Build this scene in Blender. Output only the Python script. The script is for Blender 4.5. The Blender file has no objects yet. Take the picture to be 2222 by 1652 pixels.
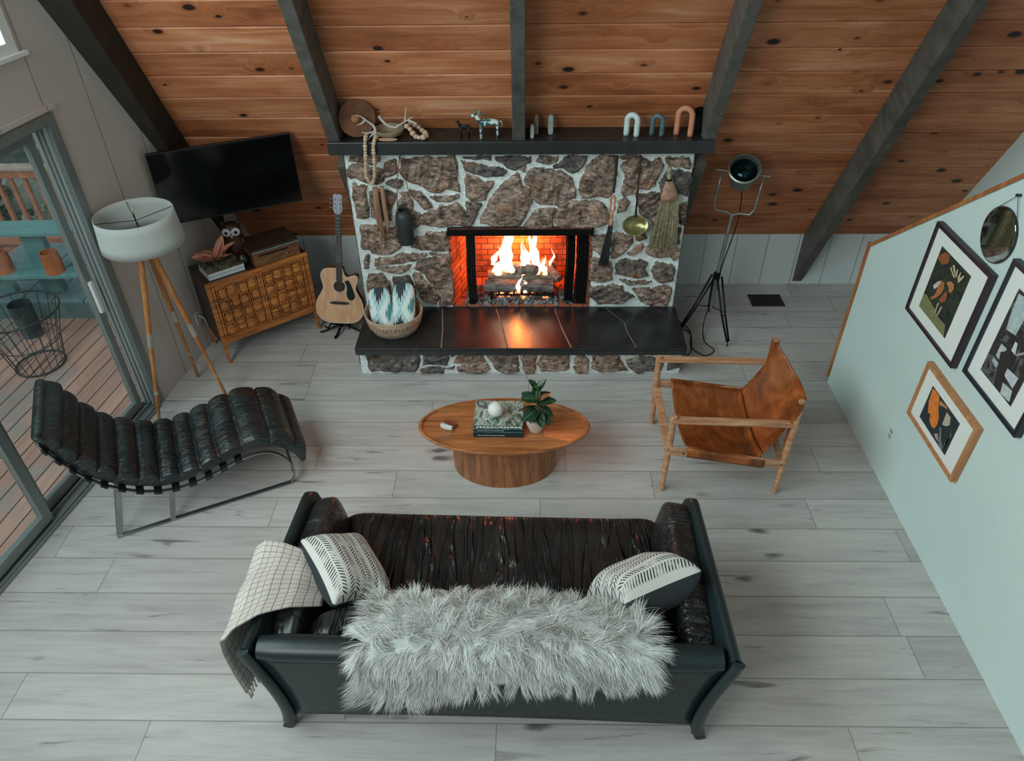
import bpy, bmesh, math, random
import numpy as np
from mathutils import Vector, Matrix, noise
random.seed(7); np.random.seed(7)
PI = math.pi
scene = bpy.context.scene
COL = scene.collection
V = Vector

# ------------------------------------------------------------------ helpers
class MB:
    def __init__(s):
        s.bm = bmesh.new(); s.uv = s.bm.loops.layers.uv.new('UVMap')
    def box(s, c, d, R=None, taper=None):
        x, y, z = d[0]/2, d[1]/2, d[2]/2
        vs = []
        for k in (-1, 1):
            t = (taper if (taper and k < 0) else 1.0)
            for i, j in ((-1, -1), (1, -1), (1, 1), (-1, 1)):
                p = V((i*x*t, j*y*t, k*z))
                if R is not None: p = R @ p
                vs.append(s.bm.verts.new(p+V(c)))
        for f in ((3, 2, 1, 0), (4, 5, 6, 7), (0, 1, 5, 4), (1, 2, 6, 5), (2, 3, 7, 6), (3, 0, 4, 7)):
            s.bm.faces.new([vs[i] for i in f])
        return s
    def beam(s, a, b, w, h, up=(0, 0, 1), w2=None, h2=None):
        a, b = V(a), V(b); d = (b-a).normalized(); sd = d.cross(V(up))
        if sd.length < 1e-5: sd = d.cross(V((1, 0, 0)))
        sd.normalize(); u = sd.cross(d)
        w2 = w2 or w; h2 = h2 or h
        r1 = [s.bm.verts.new(a+sd*i*w/2+u*j*h/2) for i, j in ((-1, -1), (1, -1), (1, 1), (-1, 1))]
        r2 = [s.bm.verts.new(b+sd*i*w2/2+u*j*h2/2) for i, j in ((-1, -1), (1, -1), (1, 1), (-1, 1))]
        s.bm.faces.new(r1); s.bm.faces.new(r2[::-1])
        for i in range(4): s.bm.faces.new([r1[i], r2[i], r2[(i+1) % 4], r1[(i+1) % 4]][::-1])
        return s
    def tube(s, pts, r, n=10, closed=False, flat=None):
        pts = [V(p) for p in pts]; N = len(pts)
        rr = r if isinstance(r, (list, tuple)) else [r]*N
        def tan(i):
            if closed: return (pts[(i+1) % N]-pts[i-1]).normalized()
            return (pts[min(i+1, N-1)]-pts[max(i-1, 0)]).normalized()
        t = tan(0); u = t.orthogonal().normalized()
        if flat: 
            fu = V(flat)
        rings = []
        for i in range(N):
            t = tan(i)
            if flat:
                u = (fu-t*fu.dot(t)).normalized()
            else:
                u = (u-t*u.dot(t))
                if u.length < 1e-6: u = t.orthogonal()
                u.normalize()
            w = t.cross(u)
            k = rr[i]
            ka, kb = (k if isinstance(k, tuple) else (k, k))
            rings.append([s.bm.verts.new(pts[i]+u*math.cos(2*PI*j/n)*ka+w*math.sin(2*PI*j/n)*kb) for j in range(n)])
        M = N if closed else N-1
        for i in range(M):
            A, B = rings[i], rings[(i+1) % N]
            for j in range(n): s.bm.faces.new([A[j], A[(j+1) % n], B[(j+1) % n], B[j]])
        if not closed:
            s.bm.faces.new(rings[0][::-1]); s.bm.faces.new(rings[-1])
        return s
    def lathe(s, prof, n=32, c=(0, 0, 0), R=None, sx=1, sy=1):
        rings = []
        for r, z in prof:
            ring = []
            for j in range(n):
                a = 2*PI*j/n
                p = V((math.cos(a)*max(r, 1e-5)*sx, math.sin(a)*max(r, 1e-5)*sy, z))
                if R is not None: p = R @ p
                ring.append(s.bm.verts.new(p+V(c)))
            rings.append(ring)
        for i in range(len(rings)-1):
            A, B = rings[i], rings[i+1]
            for j in range(n):
                f = s.bm.faces.new([A[j], A[(j+1) % n], B[(j+1) % n], B[j]])
        if prof[0][0] > 1e-4: s.bm.faces.new(rings[0][::-1])
        if prof[-1][0] > 1e-4: s.bm.faces.new(rings[-1])
        return s
    def prism(s, poly, fn, t0=0.0, t1=1.0):
        """poly: 2d points; fn(a,b,t)->3d"""
        A = [s.bm.verts.new(fn(a, b, t0)) for a, b in poly]
        B = [s.bm.verts.new(fn(a, b, t1)) for a, b in poly]
        n = len(poly)
        s.bm.faces.new(A); s.bm.faces.new(B[::-1])
        for i in range(n): s.bm.faces.new([A[i], B[i], B[(i+1) % n], A[(i+1) % n]])
        return s
    def grid(s, f, nu, nv, cu=False, cv=False):
        U = nu if cu else nu+1; W = nv if cv else nv+1
        P = [[s.bm.verts.new(f(i/nu, j/nv)) for j in range(W)] for i in range(U)]
        for i in range(nu):
            for j in range(nv):
                q = [P[i][j], P[(i+1) % U][j], P[(i+1) % U][(j+1) % W], P[i][(j+1) % W]]
                fc = s.bm.faces.new(q)
                for l, (a, b) in zip(fc.loops, ((i, j), (i+1, j), (i+1, j+1), (i, j+1))): l[s.uv].uv = (a/nu, b/nv)
        return s
    def ball(s, c, r, n=16, R=None, sc=(1, 1, 1)):
        m = n//2
        prof = [(math.sin(PI*i/m), -math.cos(PI*i/m)) for i in range(m+1)]
        k0 = len(s.bm.verts)
        S = Matrix.Diagonal((r*sc[0], r*sc[1], r*sc[2]))
        RR = (R @ S) if R is not None else S
        return s.lathe(prof, n, c, RR)
    def soft(s, c, d, e=0.35, R=None, nu=32, nv=20, fn=None, e2=None):
        """rounded-box cushion (superellipsoid)"""
        e2 = e2 or e
        sg = lambda v, p: math.copysign(abs(v)**p, v)
        def f(u, v):
            a = 2*PI*u; b = -PI/2+PI*v
            p = V((sg(math.cos(b), e)*sg(math.cos(a), e2)*d[0]/2, sg(math.cos(b), e)*sg(math.sin(a), e2)*d[1]/2, sg(math.sin(b), e)*d[2]/2))
            if fn: p = fn(p)
            if R is not None: p = R @ p
            return p+V(c)
        return s.grid(f, nu, nv, cu=True)

def obj(name, mb, mat=None, parent=None, smooth=False, bevel=0, sub=0, angle=None, weld=True):
    me = bpy.data.meshes.new(name)
    bm = mb.bm
    if weld: bmesh.ops.remove_doubles(bm, verts=bm.verts, dist=1e-6)
    bmesh.ops.recalc_face_normals(bm, faces=bm.faces)
    bm.to_mesh(me); bm.free()
    for m in (mat if isinstance(mat, (list, tuple)) else [mat]):
        if m: me.materials.append(m)
    o = bpy.data.objects.new(name, me); COL.objects.link(o)
    if parent: o.parent = parent
    if smooth:
        for p in me.polygons: p.use_smooth = True
        if angle:
            me.shade_flat() if False else None
            try: me.set_sharp_from_angle(angle=math.radians(angle))
            except Exception: pass
    if bevel:
        b = o.modifiers.new('bevel', 'BEVEL'); b.width = bevel; b.segments = 2; b.limit_method = 'ANGLE'; b.angle_limit = 0.6
    if sub:
        b = o.modifiers.new('sub', 'SUBSURF'); b.levels = sub; b.render_levels = sub
    return o

def thing(name, label, cat, loc=(0, 0, 0), rz=0, group=None):
    o = bpy.data.objects.new(name, None); COL.objects.link(o)
    o.empty_display_size = 0.1
    o.location = loc; o.rotation_euler = (0, 0, rz)
    o['label'] = label; o['category'] = cat
    if group: o['group'] = group
    return o
def tag(o, label, cat, group=None, kind=None):
    o['label'] = label; o['category'] = cat
    if group: o['group'] = group
    if kind: o['kind'] = kind
    return o
def struct(o): o['kind'] = 'structure'; return o
def dup(root, loc=None, rz=None, label=None, name=None):
    r = root.copy(); COL.objects.link(r)
    if loc is not None: r.location = loc
    if rz is not None: r.rotation_euler = (0, 0, rz)
    if label: r['label'] = label
    for ch in list(root.children):
        c = ch.copy(); COL.objects.link(c); c.parent = r
        for g in ch.children:
            d = g.copy(); COL.objects.link(d); d.parent = c
    return r

# ------------------------------------------------------------------ materials
def srgb(*c):
    c = [x/255 for x in c]
    return tuple((x/12.92 if x <= .04045 else ((x+.055)/1.055)**2.4) for x in c)+(1,)
class NT:
    def __init__(s, name):
        s.m = bpy.data.materials.new(name); s.m.use_nodes = True
        s.t = s.m.node_tree; s.b = s.t.nodes['Principled BSDF']
    def n(s, typ, **k):
        nd = s.t.nodes.new(typ)
        for a, v in k.items():
            if a.startswith('i_'):
                key = a[2:]; key = int(key) if key.isdigit() else key.replace('_', ' ')
                s.set(nd.inputs[key], v)
            else: setattr(nd, a, v)
        return nd
    def set(s, inp, v):
        if isinstance(v, bpy.types.NodeSocket): s.t.links.new(v, inp)
        else: inp.default_value = v
    def math(s, op, a, b=None, c=None, clamp=False):
        nd = s.t.nodes.new('ShaderNodeMath'); nd.operation = op; nd.use_clamp = clamp
        s.set(nd.inputs[0], a)
        if b is not None: s.set(nd.inputs[1], b)
        if c is not None: s.set(nd.inputs[2], c)
        return nd.outputs[0]
    def mix(s, f, a, b, mode='MIX'):
        nd = s.t.nodes.new('ShaderNodeMix'); nd.data_type = 'RGBA'; nd.blend_type = mode
        s.set(nd.inputs[0], f); s.set(nd.inputs[6], a); s.set(nd.inputs[7], b)
        return nd.outputs[2]
    def ramp(s, f, stops):
        nd = s.t.nodes.new('ShaderNodeValToRGB'); e = nd.color_ramp.elements
        while len(e) < len(stops): e.new(0.5)
        for q, (p, c) in zip(e, stops):
            q.position = p; q.color = c if isinstance(c, tuple) else (c, c, c, 1)
        s.set(nd.inputs[0], f); return nd.outputs[0]
    def sm(s, v, lo, hi):
        nd = s.t.nodes.new('ShaderNodeMapRange'); nd.interpolation_type = 'SMOOTHSTEP'
        s.set(nd.inputs[0], v); nd.inputs[1].default_value = lo; nd.inputs[2].default_value = hi
        return nd.outputs[0]
    def co(s, kind='Object'):
        return s.n('ShaderNodeTexCoord').outputs[kind]
    def sep(s, v):
        nd = s.n('ShaderNodeSeparateXYZ'); s.set(nd.inputs[0], v); return nd.outputs
    def comb(s, x, y, z=0.0):
        nd = s.n('ShaderNodeCombineXYZ')
        for i, q in enumerate((x, y, z)): s.set(nd.inputs[i], q)
        return nd.outputs[0]
    def map(s, v, scale=(1, 1, 1), rot=(0, 0, 0), loc=(0, 0, 0)):
        nd = s.n('ShaderNodeMapping'); s.set(nd.inputs[0], v)
        nd.inputs['Scale'].default_value = scale; nd.inputs['Rotation'].default_value = rot; nd.inputs['Location'].default_value = loc
        return nd.outputs[0]
    def noise(s, v, scale=5, detail=3, rough=.55, dist=0, out=0):
        nd = s.n('ShaderNodeTexNoise'); s.set(nd.inputs['Vector'], v); nd.inputs['Scale'].default_value = scale
        nd.inputs['Detail'].default_value = detail; nd.inputs['Roughness'].default_value = rough; nd.inputs['Distortion'].default_value = dist
        return nd.outputs[out]
    def vor(s, v, scale=5, out='Distance', feature='F1', rnd=1, metric='EUCLIDEAN'):
        nd = s.n('ShaderNodeTexVoronoi'); nd.feature = feature; nd.distance = metric
        s.set(nd.inputs['Vector'], v); nd.inputs['Scale'].default_value = scale; nd.inputs['Randomness'].default_value = rnd
        return nd.outputs[out]
    def white(s, v):
        nd = s.n('ShaderNodeTexWhiteNoise'); nd.noise_dimensions = '3D'; s.set(nd.inputs['Vector'], v); return nd.outputs['Value']
    def bump(s, h, strength=.3, dist=.01):
        nd = s.n('ShaderNodeBump'); nd.inputs['Strength'].default_value = strength; nd.inputs['Distance'].default_value = dist
        s.set(nd.inputs['Height'], h); s.set(s.b.inputs['Normal'], nd.outputs[0])
    def P(s, **k):
        for a, v in k.items(): s.set(s.b.inputs[a.replace('_', ' ')], v)
        return s
MATS = {}
def plain(name, rgb, rough=.6, metal=0, var=.12, nscale=8, bump=0, bscale=60, **k):
    if name in MATS: return MATS[name]
    t = NT(name); c = srgb(*rgb) if max(rgb) > 1 else tuple(rgb)+(1,)
    v = t.co()
    nz = t.noise(v, nscale, 4)
    dk = tuple(x*(1-var*1.6) for x in c[:3])+(1,); lt = tuple(min(1, x*(1+var)) for x in c[:3])+(1,)
    t.P(Base_Color=t.ramp(nz, [(.3, dk), (.7, lt)]), Roughness=rough, Metallic=metal)
    if bump: t.bump(t.noise(v, bscale, 3), bump, .004)
    for a, q in k.items(): t.b.inputs[a.replace('_', ' ')].default_value = q
    MATS[name] = t.m; return t.m
def wood(name, base, dark, axis=0, scale=1.0, rough=.45, ring=.5, knots=False, rot=(0, 0, 0)):
    t = NT(name); v = t.map(t.co(), rot=rot)
    sc = [9*scale]*3; sc[axis] = .9*scale
    vv = t.map(v, tuple(sc))
    n1 = t.noise(vv, 2.2, 6, .6, .6); 
    sc2 = [60*scale]*3; sc2[axis] = 2.5*scale
    n2 = t.noise(t.map(v, tuple(sc2)), 2, 3, .6)
    g = t.math('ADD', t.math('MULTIPLY', n1, .75), t.math('MULTIPLY', n2, .3))
    c = t.ramp(g, [(.36, srgb(*dark)), (.5, srgb(*[(a+b)/2 for a, b in zip(base, dark)])), (.62, srgb(*base)), (.8, srgb(*[min(255, a*1.12) for a in base]))])
    t.P(Base_Color=c, Roughness=rough); t.bump(n2, .12, .002)
    return t.m

# floor boards
def m_floor():
    t = NT('floor_boards'); x, y, z = t.sep(t.co())
    r = t.math('DIVIDE', t.math('SUBTRACT', y, 1.947), .2665)
    row = t.math('FLOOR', r); fr = t.math('FRACT', r)
    ro = t.math('MULTIPLY', t.white(t.comb(row, 3.7, 1.3)), 1.83)
    q = t.math('DIVIDE', t.math('ADD', x, ro), 1.83); colm = t.math('FLOOR', q); fq = t.math('FRACT', q)
    idv = t.comb(row, colm, 5.0); rnd = t.white(idv)
    off = t.math('MULTIPLY', rnd, 37.0)
    vx = t.math('ADD', x, off)
    gv = t.comb(t.math('MULTIPLY', vx, 1.0), t.math('MULTIPLY', y, 9.0), off)
    n1 = t.noise(gv, 1.6, 6, .62, .5)
    n2 = t.noise(t.comb(t.math('MULTIPLY', vx, 2.0), t.math('MULTIPLY', y, 55.0), off), 1.5, 4, .6)
    base = t.ramp(t.math('ADD', t.math('MULTIPLY', n1, .7), t.math('MULTIPLY', n2, .3)), [(.26, srgb(160, 156, 153)), (.5, srgb(187, 184, 181)), (.72, srgb(202, 199, 195))])
    tint = t.ramp(rnd, [(0, .86), (.5, .97), (1, 1.0)])
    base = t.mix(1.0, base, tint, 'MULTIPLY')
    # long dark mineral streaks and knots
    s1 = t.noise(t.comb(t.math('MULTIPLY', vx, 1.5), t.math('MULTIPLY', y, 14.0), off), 1.0, 3, .7, .8)
    st = t.math('MULTIPLY', t.sm(s1, .60, .76), .8)
    kv = t.comb(t.math('MULTIPLY', vx, 1.6), t.math('MULTIPLY', y, 4.2), off)
    kvd = t.n('ShaderNodeVectorMath', operation='ADD'); t.set(kvd.inputs[0], kv)
    nn = t.noise(t.comb(t.math('MULTIPLY', vx, 5.0), t.math('MULTIPLY', y, 14.0), off), 1.3, 4, .7, out=1)
    sc = t.n('ShaderNodeVectorMath', operation='SCALE'); t.set(sc.inputs[0], nn); sc.inputs['Scale'].default_value = .22
    t.set(kvd.inputs[1], sc.outputs[0])
    vd = t.n('ShaderNodeTexVoronoi'); t.set(vd.inputs['Vector'], kvd.outputs[0]); vd.inputs['Scale'].default_value = 1.0
    pick = t.math('LESS_THAN', t.white(vd.outputs['Position']), .34)
    kn = t.math('MULTIPLY', t.math('SUBTRACT', 1.0, t.sm(vd.outputs['Distance'], .05, .17)), pick)
    dk = t.math('MAXIMUM', st, t.math('MULTIPLY', kn, .9), clamp=True)
    c = t.mix(dk, base, srgb(84, 84, 84))
    e1 = t.math('MINIMUM', fr, t.math('SUBTRACT', 1.0, fr)); e2 = t.math('MINIMUM', fq, t.math('SUBTRACT', 1.0, fq))
    g1 = t.math('SUBTRACT', 1.0, t.sm(e1, .006, .018)); g2 = t.math('SUBTRACT', 1.0, t.sm(e2, .0008, .0022))
    g = t.math('MAXIMUM', g1, g2)
    c = t.mix(t.math('MULTIPLY', g, .55), c, srgb(88, 84, 80))
    t.P(Base_Color=c, Roughness=t.math('ADD', t.math('MULTIPLY', n1, .25), .33)); t.b.inputs['Specular IOR Level'].default_value = .4
    t.bump(t.math('SUBTRACT', t.math('MULTIPLY', n2, .25), g), .25, .003)
    return t.m
def m_pine():
    t = NT('knotty_pine'); x, y, z = t.sep(t.co())      # object space: x along the board, y up the slope
    r = t.math('DIVIDE', t.math('SUBTRACT', y, 1.587), .2105); row = t.math('FLOOR', r)
    seg = t.math('FLOOR', t.math('DIVIDE', t.math('ADD', x, 1.44), 2.8))
    rnd = t.white(t.comb(row, seg, 2.0)); off = t.math('MULTIPLY', rnd, 53.0)
    vx = t.math('ADD', x, off)
    # knots
    kv = t.comb(t.math('MULTIPLY', vx, 4.2), t.math('MULTIPLY', y, 7.5), off)
    vd = t.n('ShaderNodeTexVoronoi'); t.set(vd.inputs['Vector'], kv); vd.inputs['Scale'].default_value = 1.0
    pk = t.white(vd.outputs['Position'])
    pick = t.math('LESS_THAN', pk, .58)
    d = vd.outputs['Distance']
    rad = t.math('ADD', .07, t.math('MULTIPLY', pk, .30))
    kd = t.math('DIVIDE', d, rad)
    core = t.math('MULTIPLY', t.math('SUBTRACT', 1.0, t.sm(kd, .55, 1.1)), pick)
    halo = t.math('MULTIPLY', t.math('SUBTRACT', 1.0, t.sm(kd, .8, 3.2)), pick)
    gy = t.math('ADD', t.math('MULTIPLY', y, 16.0), t.math('MULTIPLY', halo, 1.2))
    n1 = t.noise(t.comb(t.math('MULTIPLY', vx, 1.1), gy, off), 1.0, 6, .6, .7)
    n2 = t.noise(t.comb(t.math('MULTIPLY', vx, 2.2), t.math('MULTIPLY', gy, 5.0), off), 1.3, 4, .6)
    n3 = t.noise(t.comb(t.math('MULTIPLY', vx, .9), t.math('MULTIPLY', y, 2.0), off), 1.0, 3)
    g = t.math('ADD', t.math('MULTIPLY', n1, .42), t.math('ADD', t.math('MULTIPLY', n2, .14), t.math('MULTIPLY', n3, .45)))
    c = t.ramp(g, [(.36, srgb(140, 80, 48)), (.47, srgb(182, 112, 72)), (.57, srgb(206, 140, 100)), (.70, srgb(232, 184, 154))])
    tint = t.ramp(rnd, [(0, (.78, .72, .66, 1)), (.5, (.93, .9, .87, 1)), (1, (1.08, 1.06, 1.05, 1))])
    c = t.mix(1.0, c, tint, 'MULTIPLY')
    c = t.mix(t.math('MULTIPLY', halo, .35), c, srgb(160, 88, 44))
    c = t.mix(core, c, srgb(38, 24, 18))
    t.P(Base_Color=c, Roughness=.5); t.bump(n2, .12, .002)
    return t.m
def m_stain(name, c1, c2, rough=.6, bump=.15):
    t = NT(name); v = t.co()
    n1 = t.noise(t.map(v, (6, 6, 1.6)), 2, 5, .6, .4); n2 = t.noise(v, 5, 3)
    sp = t.sm(t.noise(v, 7, 3, .6), .68, .76)
    c = t.ramp(t.math('ADD', t.math('MULTIPLY', n1, .6), t.math('MULTIPLY', n2, .4)), [(.3, srgb(*c1)), (.7, srgb(*c2))])
    c = t.mix(t.math('MULTIPLY', sp, .35), c, srgb(140, 118, 100))
    t.P(Base_Color=c, Roughness=rough); t.bump(n1, bump, .003); return t.m
def m_leather(name, c1, c2, rough=.32, dirs=(30, 3, 3), wr=.5, brown=None):
    t = NT(name); v = t.co()
    n0 = t.noise(t.map(v, dirs), 1.0, 4, .6, 1.2)
    w = t.math('ABSOLUTE', t.math('SUBTRACT', n0, .5))
    cre = t.math('SUBTRACT', 1.0, t.sm(w, 0.0, .07))
    n1 = t.noise(v, 3.5, 4, .6); n2 = t.noise(v, 220, 2)
    c = t.ramp(n1, [(.35, srgb(*c1)), (.68, srgb(*c2))])
    if brown: c = t.mix(t.sm(t.noise(v, 5, 4, .65, .5), .5, .68), c, srgb(*brown))
    t.P(Base_Color=c, Roughness=t.math('ADD', rough-.08, t.math('MULTIPLY', n1, .2)))
    t.b.inputs['Specular IOR Level'].default_value = .6
    h = t.math('ADD', t.math('MULTIPLY', t.noise(t.map(v, tuple(q*.5 for q in dirs)), 1.0, 3, .5, .8), 1.6), t.math('ADD', t.math('MULTIPLY', cre, -.25), t.math('MULTIPLY', n2, .03)))
    t.bump(h, wr, .035); return t.m
def m_emit(name, rgb, strength, base=(0, 0, 0)):
    t = NT(name); c = srgb(*rgb)
    t.P(Base_Color=base+(1,), Emission_Color=c, Emission_Strength=strength); return t.m
SKY = .36; SUN = .9; FLAME = 4.0; LOFT_FILL = 172; GABLE = 200; GLOW = 36
# ------------------------------------------------------------------ camera
p_, th_, ro_ = math.radians(37.9), .0225, .0134
F = V((-math.sin(th_)*math.cos(p_), math.cos(th_)*math.cos(p_), -math.sin(p_)))
R0 = V((math.cos(th_), math.sin(th_), 0)); U0 = R0.cross(F)
Rr = R0*math.cos(ro_)-U0*math.sin(ro_); Uu = R0*math.sin(ro_)+U0*math.cos(ro_)
cam = bpy.data.cameras.new('camera'); camo = bpy.data.objects.new('camera', cam); COL.objects.link(camo)
camo.matrix_world = Matrix(((Rr.x, Uu.x, -F.x, 0), (Rr.y, Uu.y, -F.y, 0), (Rr.z, Uu.z, -F.z, 3.8), (0, 0, 0, 1)))
cam.sensor_width = 36; cam.lens = 1600*36/2222; cam.clip_start = .05; scene.camera = camo
scene.view_settings.view_transform = 'Standard'; scene.view_settings.look = 'None'
scene.view_settings.gamma = 1; scene.view_settings.use_curve_mapping = False
scene.view_settings.exposure = EXPO = -0.10

# ------------------------------------------------------------------ room shell
KN = 1.786; TH = math.atan(KN)                                  # roof pitch
LA = V((-3.254, 2.762, 0)); LE = V((.1573, .9875, 0)); LN = V((.9875, -.1573, 0))   # window wall: origin, along, inward
def lw(s, z, off=0): return LA+LE*s+LN*off+V((0, 0, z))
def lwx(y): return LA.x+(y-LA.y)*LE.x/LE.y
M_floor = m_floor(); M_pine = m_pine()
M_wall = plain('painted_wall', (206, 216, 214), .7, var=.03, nscale=2)
def m_groove(name, rgb, spacing, phase=0):
    t = NT(name); x, y, z = t.sep(t.co())
    f = t.math('FRACT', t.math('DIVIDE', t.math('ADD', x, phase), spacing))
    e = t.math('MINIMUM', f, t.math('SUBTRACT', 1.0, f)); g = t.math('SUBTRACT', 1.0, t.sm(e, .004/spacing, .008/spacing))
    c = srgb(*rgb); n = t.noise(t.co(), 3, 4)
    base = t.ramp(n, [(.3, tuple(q*.93 for q in c[:3])+(1,)), (.7, c)])
    t.P(Base_Color=t.mix(t.math('MULTIPLY', g, .5), base, tuple(q*.25 for q in c[:3])+(1,)), Roughness=.62)
    t.bump(t.math('MULTIPLY', g, -1.0), .5, .004); return t.m
M_panel = m_groove('grey_panelling', (200, 190, 184), .4064, .19)
M_kpanel = m_groove('knee_wall_panelling', (206, 214, 214), .30, .06)

b = MB(); b.box((0.6, 3.2, -.06), (8.4, 7.4, .12)); fl = struct(obj('floor', b, M_floor))
# clip the floor to the slanted window wall
bm = bmesh.new(); bm.from_mesh(fl.data)
bmesh.ops.bisect_plane(bm, geom=bm.verts[:]+bm.edges[:]+bm.faces[:], plane_co=lw(0, 0, -.08), plane_no=LN, clear_inner=True)
bmesh.ops.holes_fill(bm, edges=bm.edges[:]); bm.to_mesh(fl.data); bm.free()

b = MB(); b.box((1.1, 6.51, .30), (7.6, .10, .62)); kw = struct(obj('wall_back', b, M_kpanel))
# roof boards: object space x = along, y = up the slope, origin on the knee wall's top
Rroof = Matrix(((1, 0, 0), (0, -math.cos(TH), -math.sin(TH)), (0, math.sin(TH), -math.cos(TH))))
b = MB()
for k in range(-8, 46):
    s0 = 1.587+.2105*k+.002; s1 = s0+.2050
    if s1 < -.1: continue
    ym = 6.46-((s0+s1)/2)*math.cos(TH)
    x0 = max(lwx(ym)-.03, -4.2) if ym > -1 else -4.2; x1 = 4.15
    c = 0.007
    pts = [(s0, -.02), (s0, c), (s0+c, 0), (s1-c, 0), (s1, c), (s1, -.02)]
    pts = [(s0, .02), (s0, c), (s0+c, 0.0), (s1-c, 0.0), (s1, c), (s1, .02)]
    b.prism(pts, lambda a, h, t, x0=x0, x1=x1: V((x0+(x1-x0)*t, a, -h)))
ceil = struct(obj('ceiling', b, M_pine))
ceil.matrix_world = Matrix.Translation(V((0, 6.46, .546))) @ Rroof.to_4x4()
# (local z points into the room, the chamfered faces sit at z = 0)
b = MB(); b.box((0, 4.4, -.05), (8.4, 9.6, .05)); rb = struct(obj('ceiling', b, plain('roof_deck', (60, 45, 35), .8)))
rb.matrix_world = ceil.matrix_world.copy()
bm = bmesh.new(); bm.from_mesh(rb.data); bm.transform(rb.matrix_world)
bmesh.ops.bisect_plane(bm, geom=bm.verts[:]+bm.edges[:]+bm.faces[:], plane_co=lw(0, 0, -.06), plane_no=LN, clear_inner=True)
bmesh.ops.holes_fill(bm, edges=bm.edges[:]); bm.transform(rb.matrix_world.inverted()); bm.to_mesh(rb.data); bm.free()

# rafters: bottom face plane sits .25 m inside the boards
M_beam = m_stain('grey_stained_beam', (62, 60, 56), (102, 98, 92), .62)
def rafter(x, w, s0, s1, depth=.252, mat=None):
    b = MB(); n = 24
    def f(a, bb, t): return V((a, t, bb))
    sec = [(x-w/2, 0), (x+w/2, 0), (x+w/2, depth), (x-w/2, depth)]
    b.prism(sec, lambda a, h, t: V((a, s0+(s1-s0)*t, h)))
    o = struct(obj('trim_%d' % rafter.k, b, mat or M_beam, bevel=.006)); rafter.k += 1
    o.matrix_world = ceil.matrix_world.copy(); 
    return o
rafter.k = 1
s_man = 1.49
for x, w in ((-1.438, .092), (-.047, .096), (1.372, .09)):
    rafter(x, w, s_man-.03, 9.5)
    # lower run behind the mantel, beside the chimney breast
r5 = rafter(2.712, .092, -.62, 9.5)
r0 = rafter(-2.865, .29, -.3, 9.5, mat=m_stain('shaded_beam', (30, 27, 24), (50, 44, 38), .7))  # beam stain darkened to paint in the shade beside the window wall
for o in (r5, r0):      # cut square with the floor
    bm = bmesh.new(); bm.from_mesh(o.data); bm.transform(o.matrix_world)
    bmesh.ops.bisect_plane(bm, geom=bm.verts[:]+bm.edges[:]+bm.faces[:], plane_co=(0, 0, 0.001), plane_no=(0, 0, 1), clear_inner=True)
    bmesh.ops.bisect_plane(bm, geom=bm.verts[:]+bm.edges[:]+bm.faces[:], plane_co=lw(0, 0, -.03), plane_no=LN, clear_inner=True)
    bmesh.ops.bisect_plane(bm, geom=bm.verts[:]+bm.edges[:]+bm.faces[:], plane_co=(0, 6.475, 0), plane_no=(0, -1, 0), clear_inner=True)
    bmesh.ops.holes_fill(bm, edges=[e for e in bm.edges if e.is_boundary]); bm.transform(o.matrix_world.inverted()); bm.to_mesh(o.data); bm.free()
for x in (-1.438, 1.372):
    o = rafter(x, .088, -.1, s_man-.16)
    bm = bmesh.new(); bm.from_mesh(o.data); bm.transform(o.matrix_world)
    bmesh.ops.bisect_plane(bm, geom=bm.verts[:]+bm.edges[:]+bm.faces[:], plane_co=(0, 6.455, 0), plane_no=(0, -1, 0), clear_inner=True)
    bmesh.ops.bisect_plane(bm, geom=bm.verts[:]+bm.edges[:]+bm.faces[:], plane_co=(0, 0, 1.728), plane_no=(0, 0, -1), clear_inner=True)
    bmesh.ops.holes_fill(bm, edges=[e for e in bm.edges if e.is_boundary]); bm.transform(o.matrix_world.inverted()); bm.to_mesh(o.data); bm.free()

# window wall (object space x = along the wall, z up)
def wall_panels(name, rects, mat, thick=.14):
    b = MB()
    for s0, s1, z0, z1 in rects:
        b.box(((s0+s1)/2, -thick/2, (z0+z1)/2), (s1-s0, thick, z1-z0))
    o = struct(obj(name, b, mat))
    o.matrix_world = Matrix.Translation(LA) @ Matrix(((LE.x, -LE.y*-1*0+LN.x, 0, 0), (LE.y, LN.y, 0, 0), (0, 0, 1, 0), (0, 0, 0, 1)))
    return o
DJ = 1.86; WZ0, WZ1 = 2.70, 6.2; WS0, WS1 = -3.2, 1.80
wl = wall_panels('wall_left', [(DJ+.02, 3.80, 0, 8.6), (-4.6, DJ+.02, 2.33, WZ0), (WS1, DJ+.02, WZ0, 8.6), (-4.6, WS1, WZ1, 8.6), (-4.6, WS0, WZ0, WZ1), (-4.6, -3.4, 0, 2.33)], M_panel)
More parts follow.
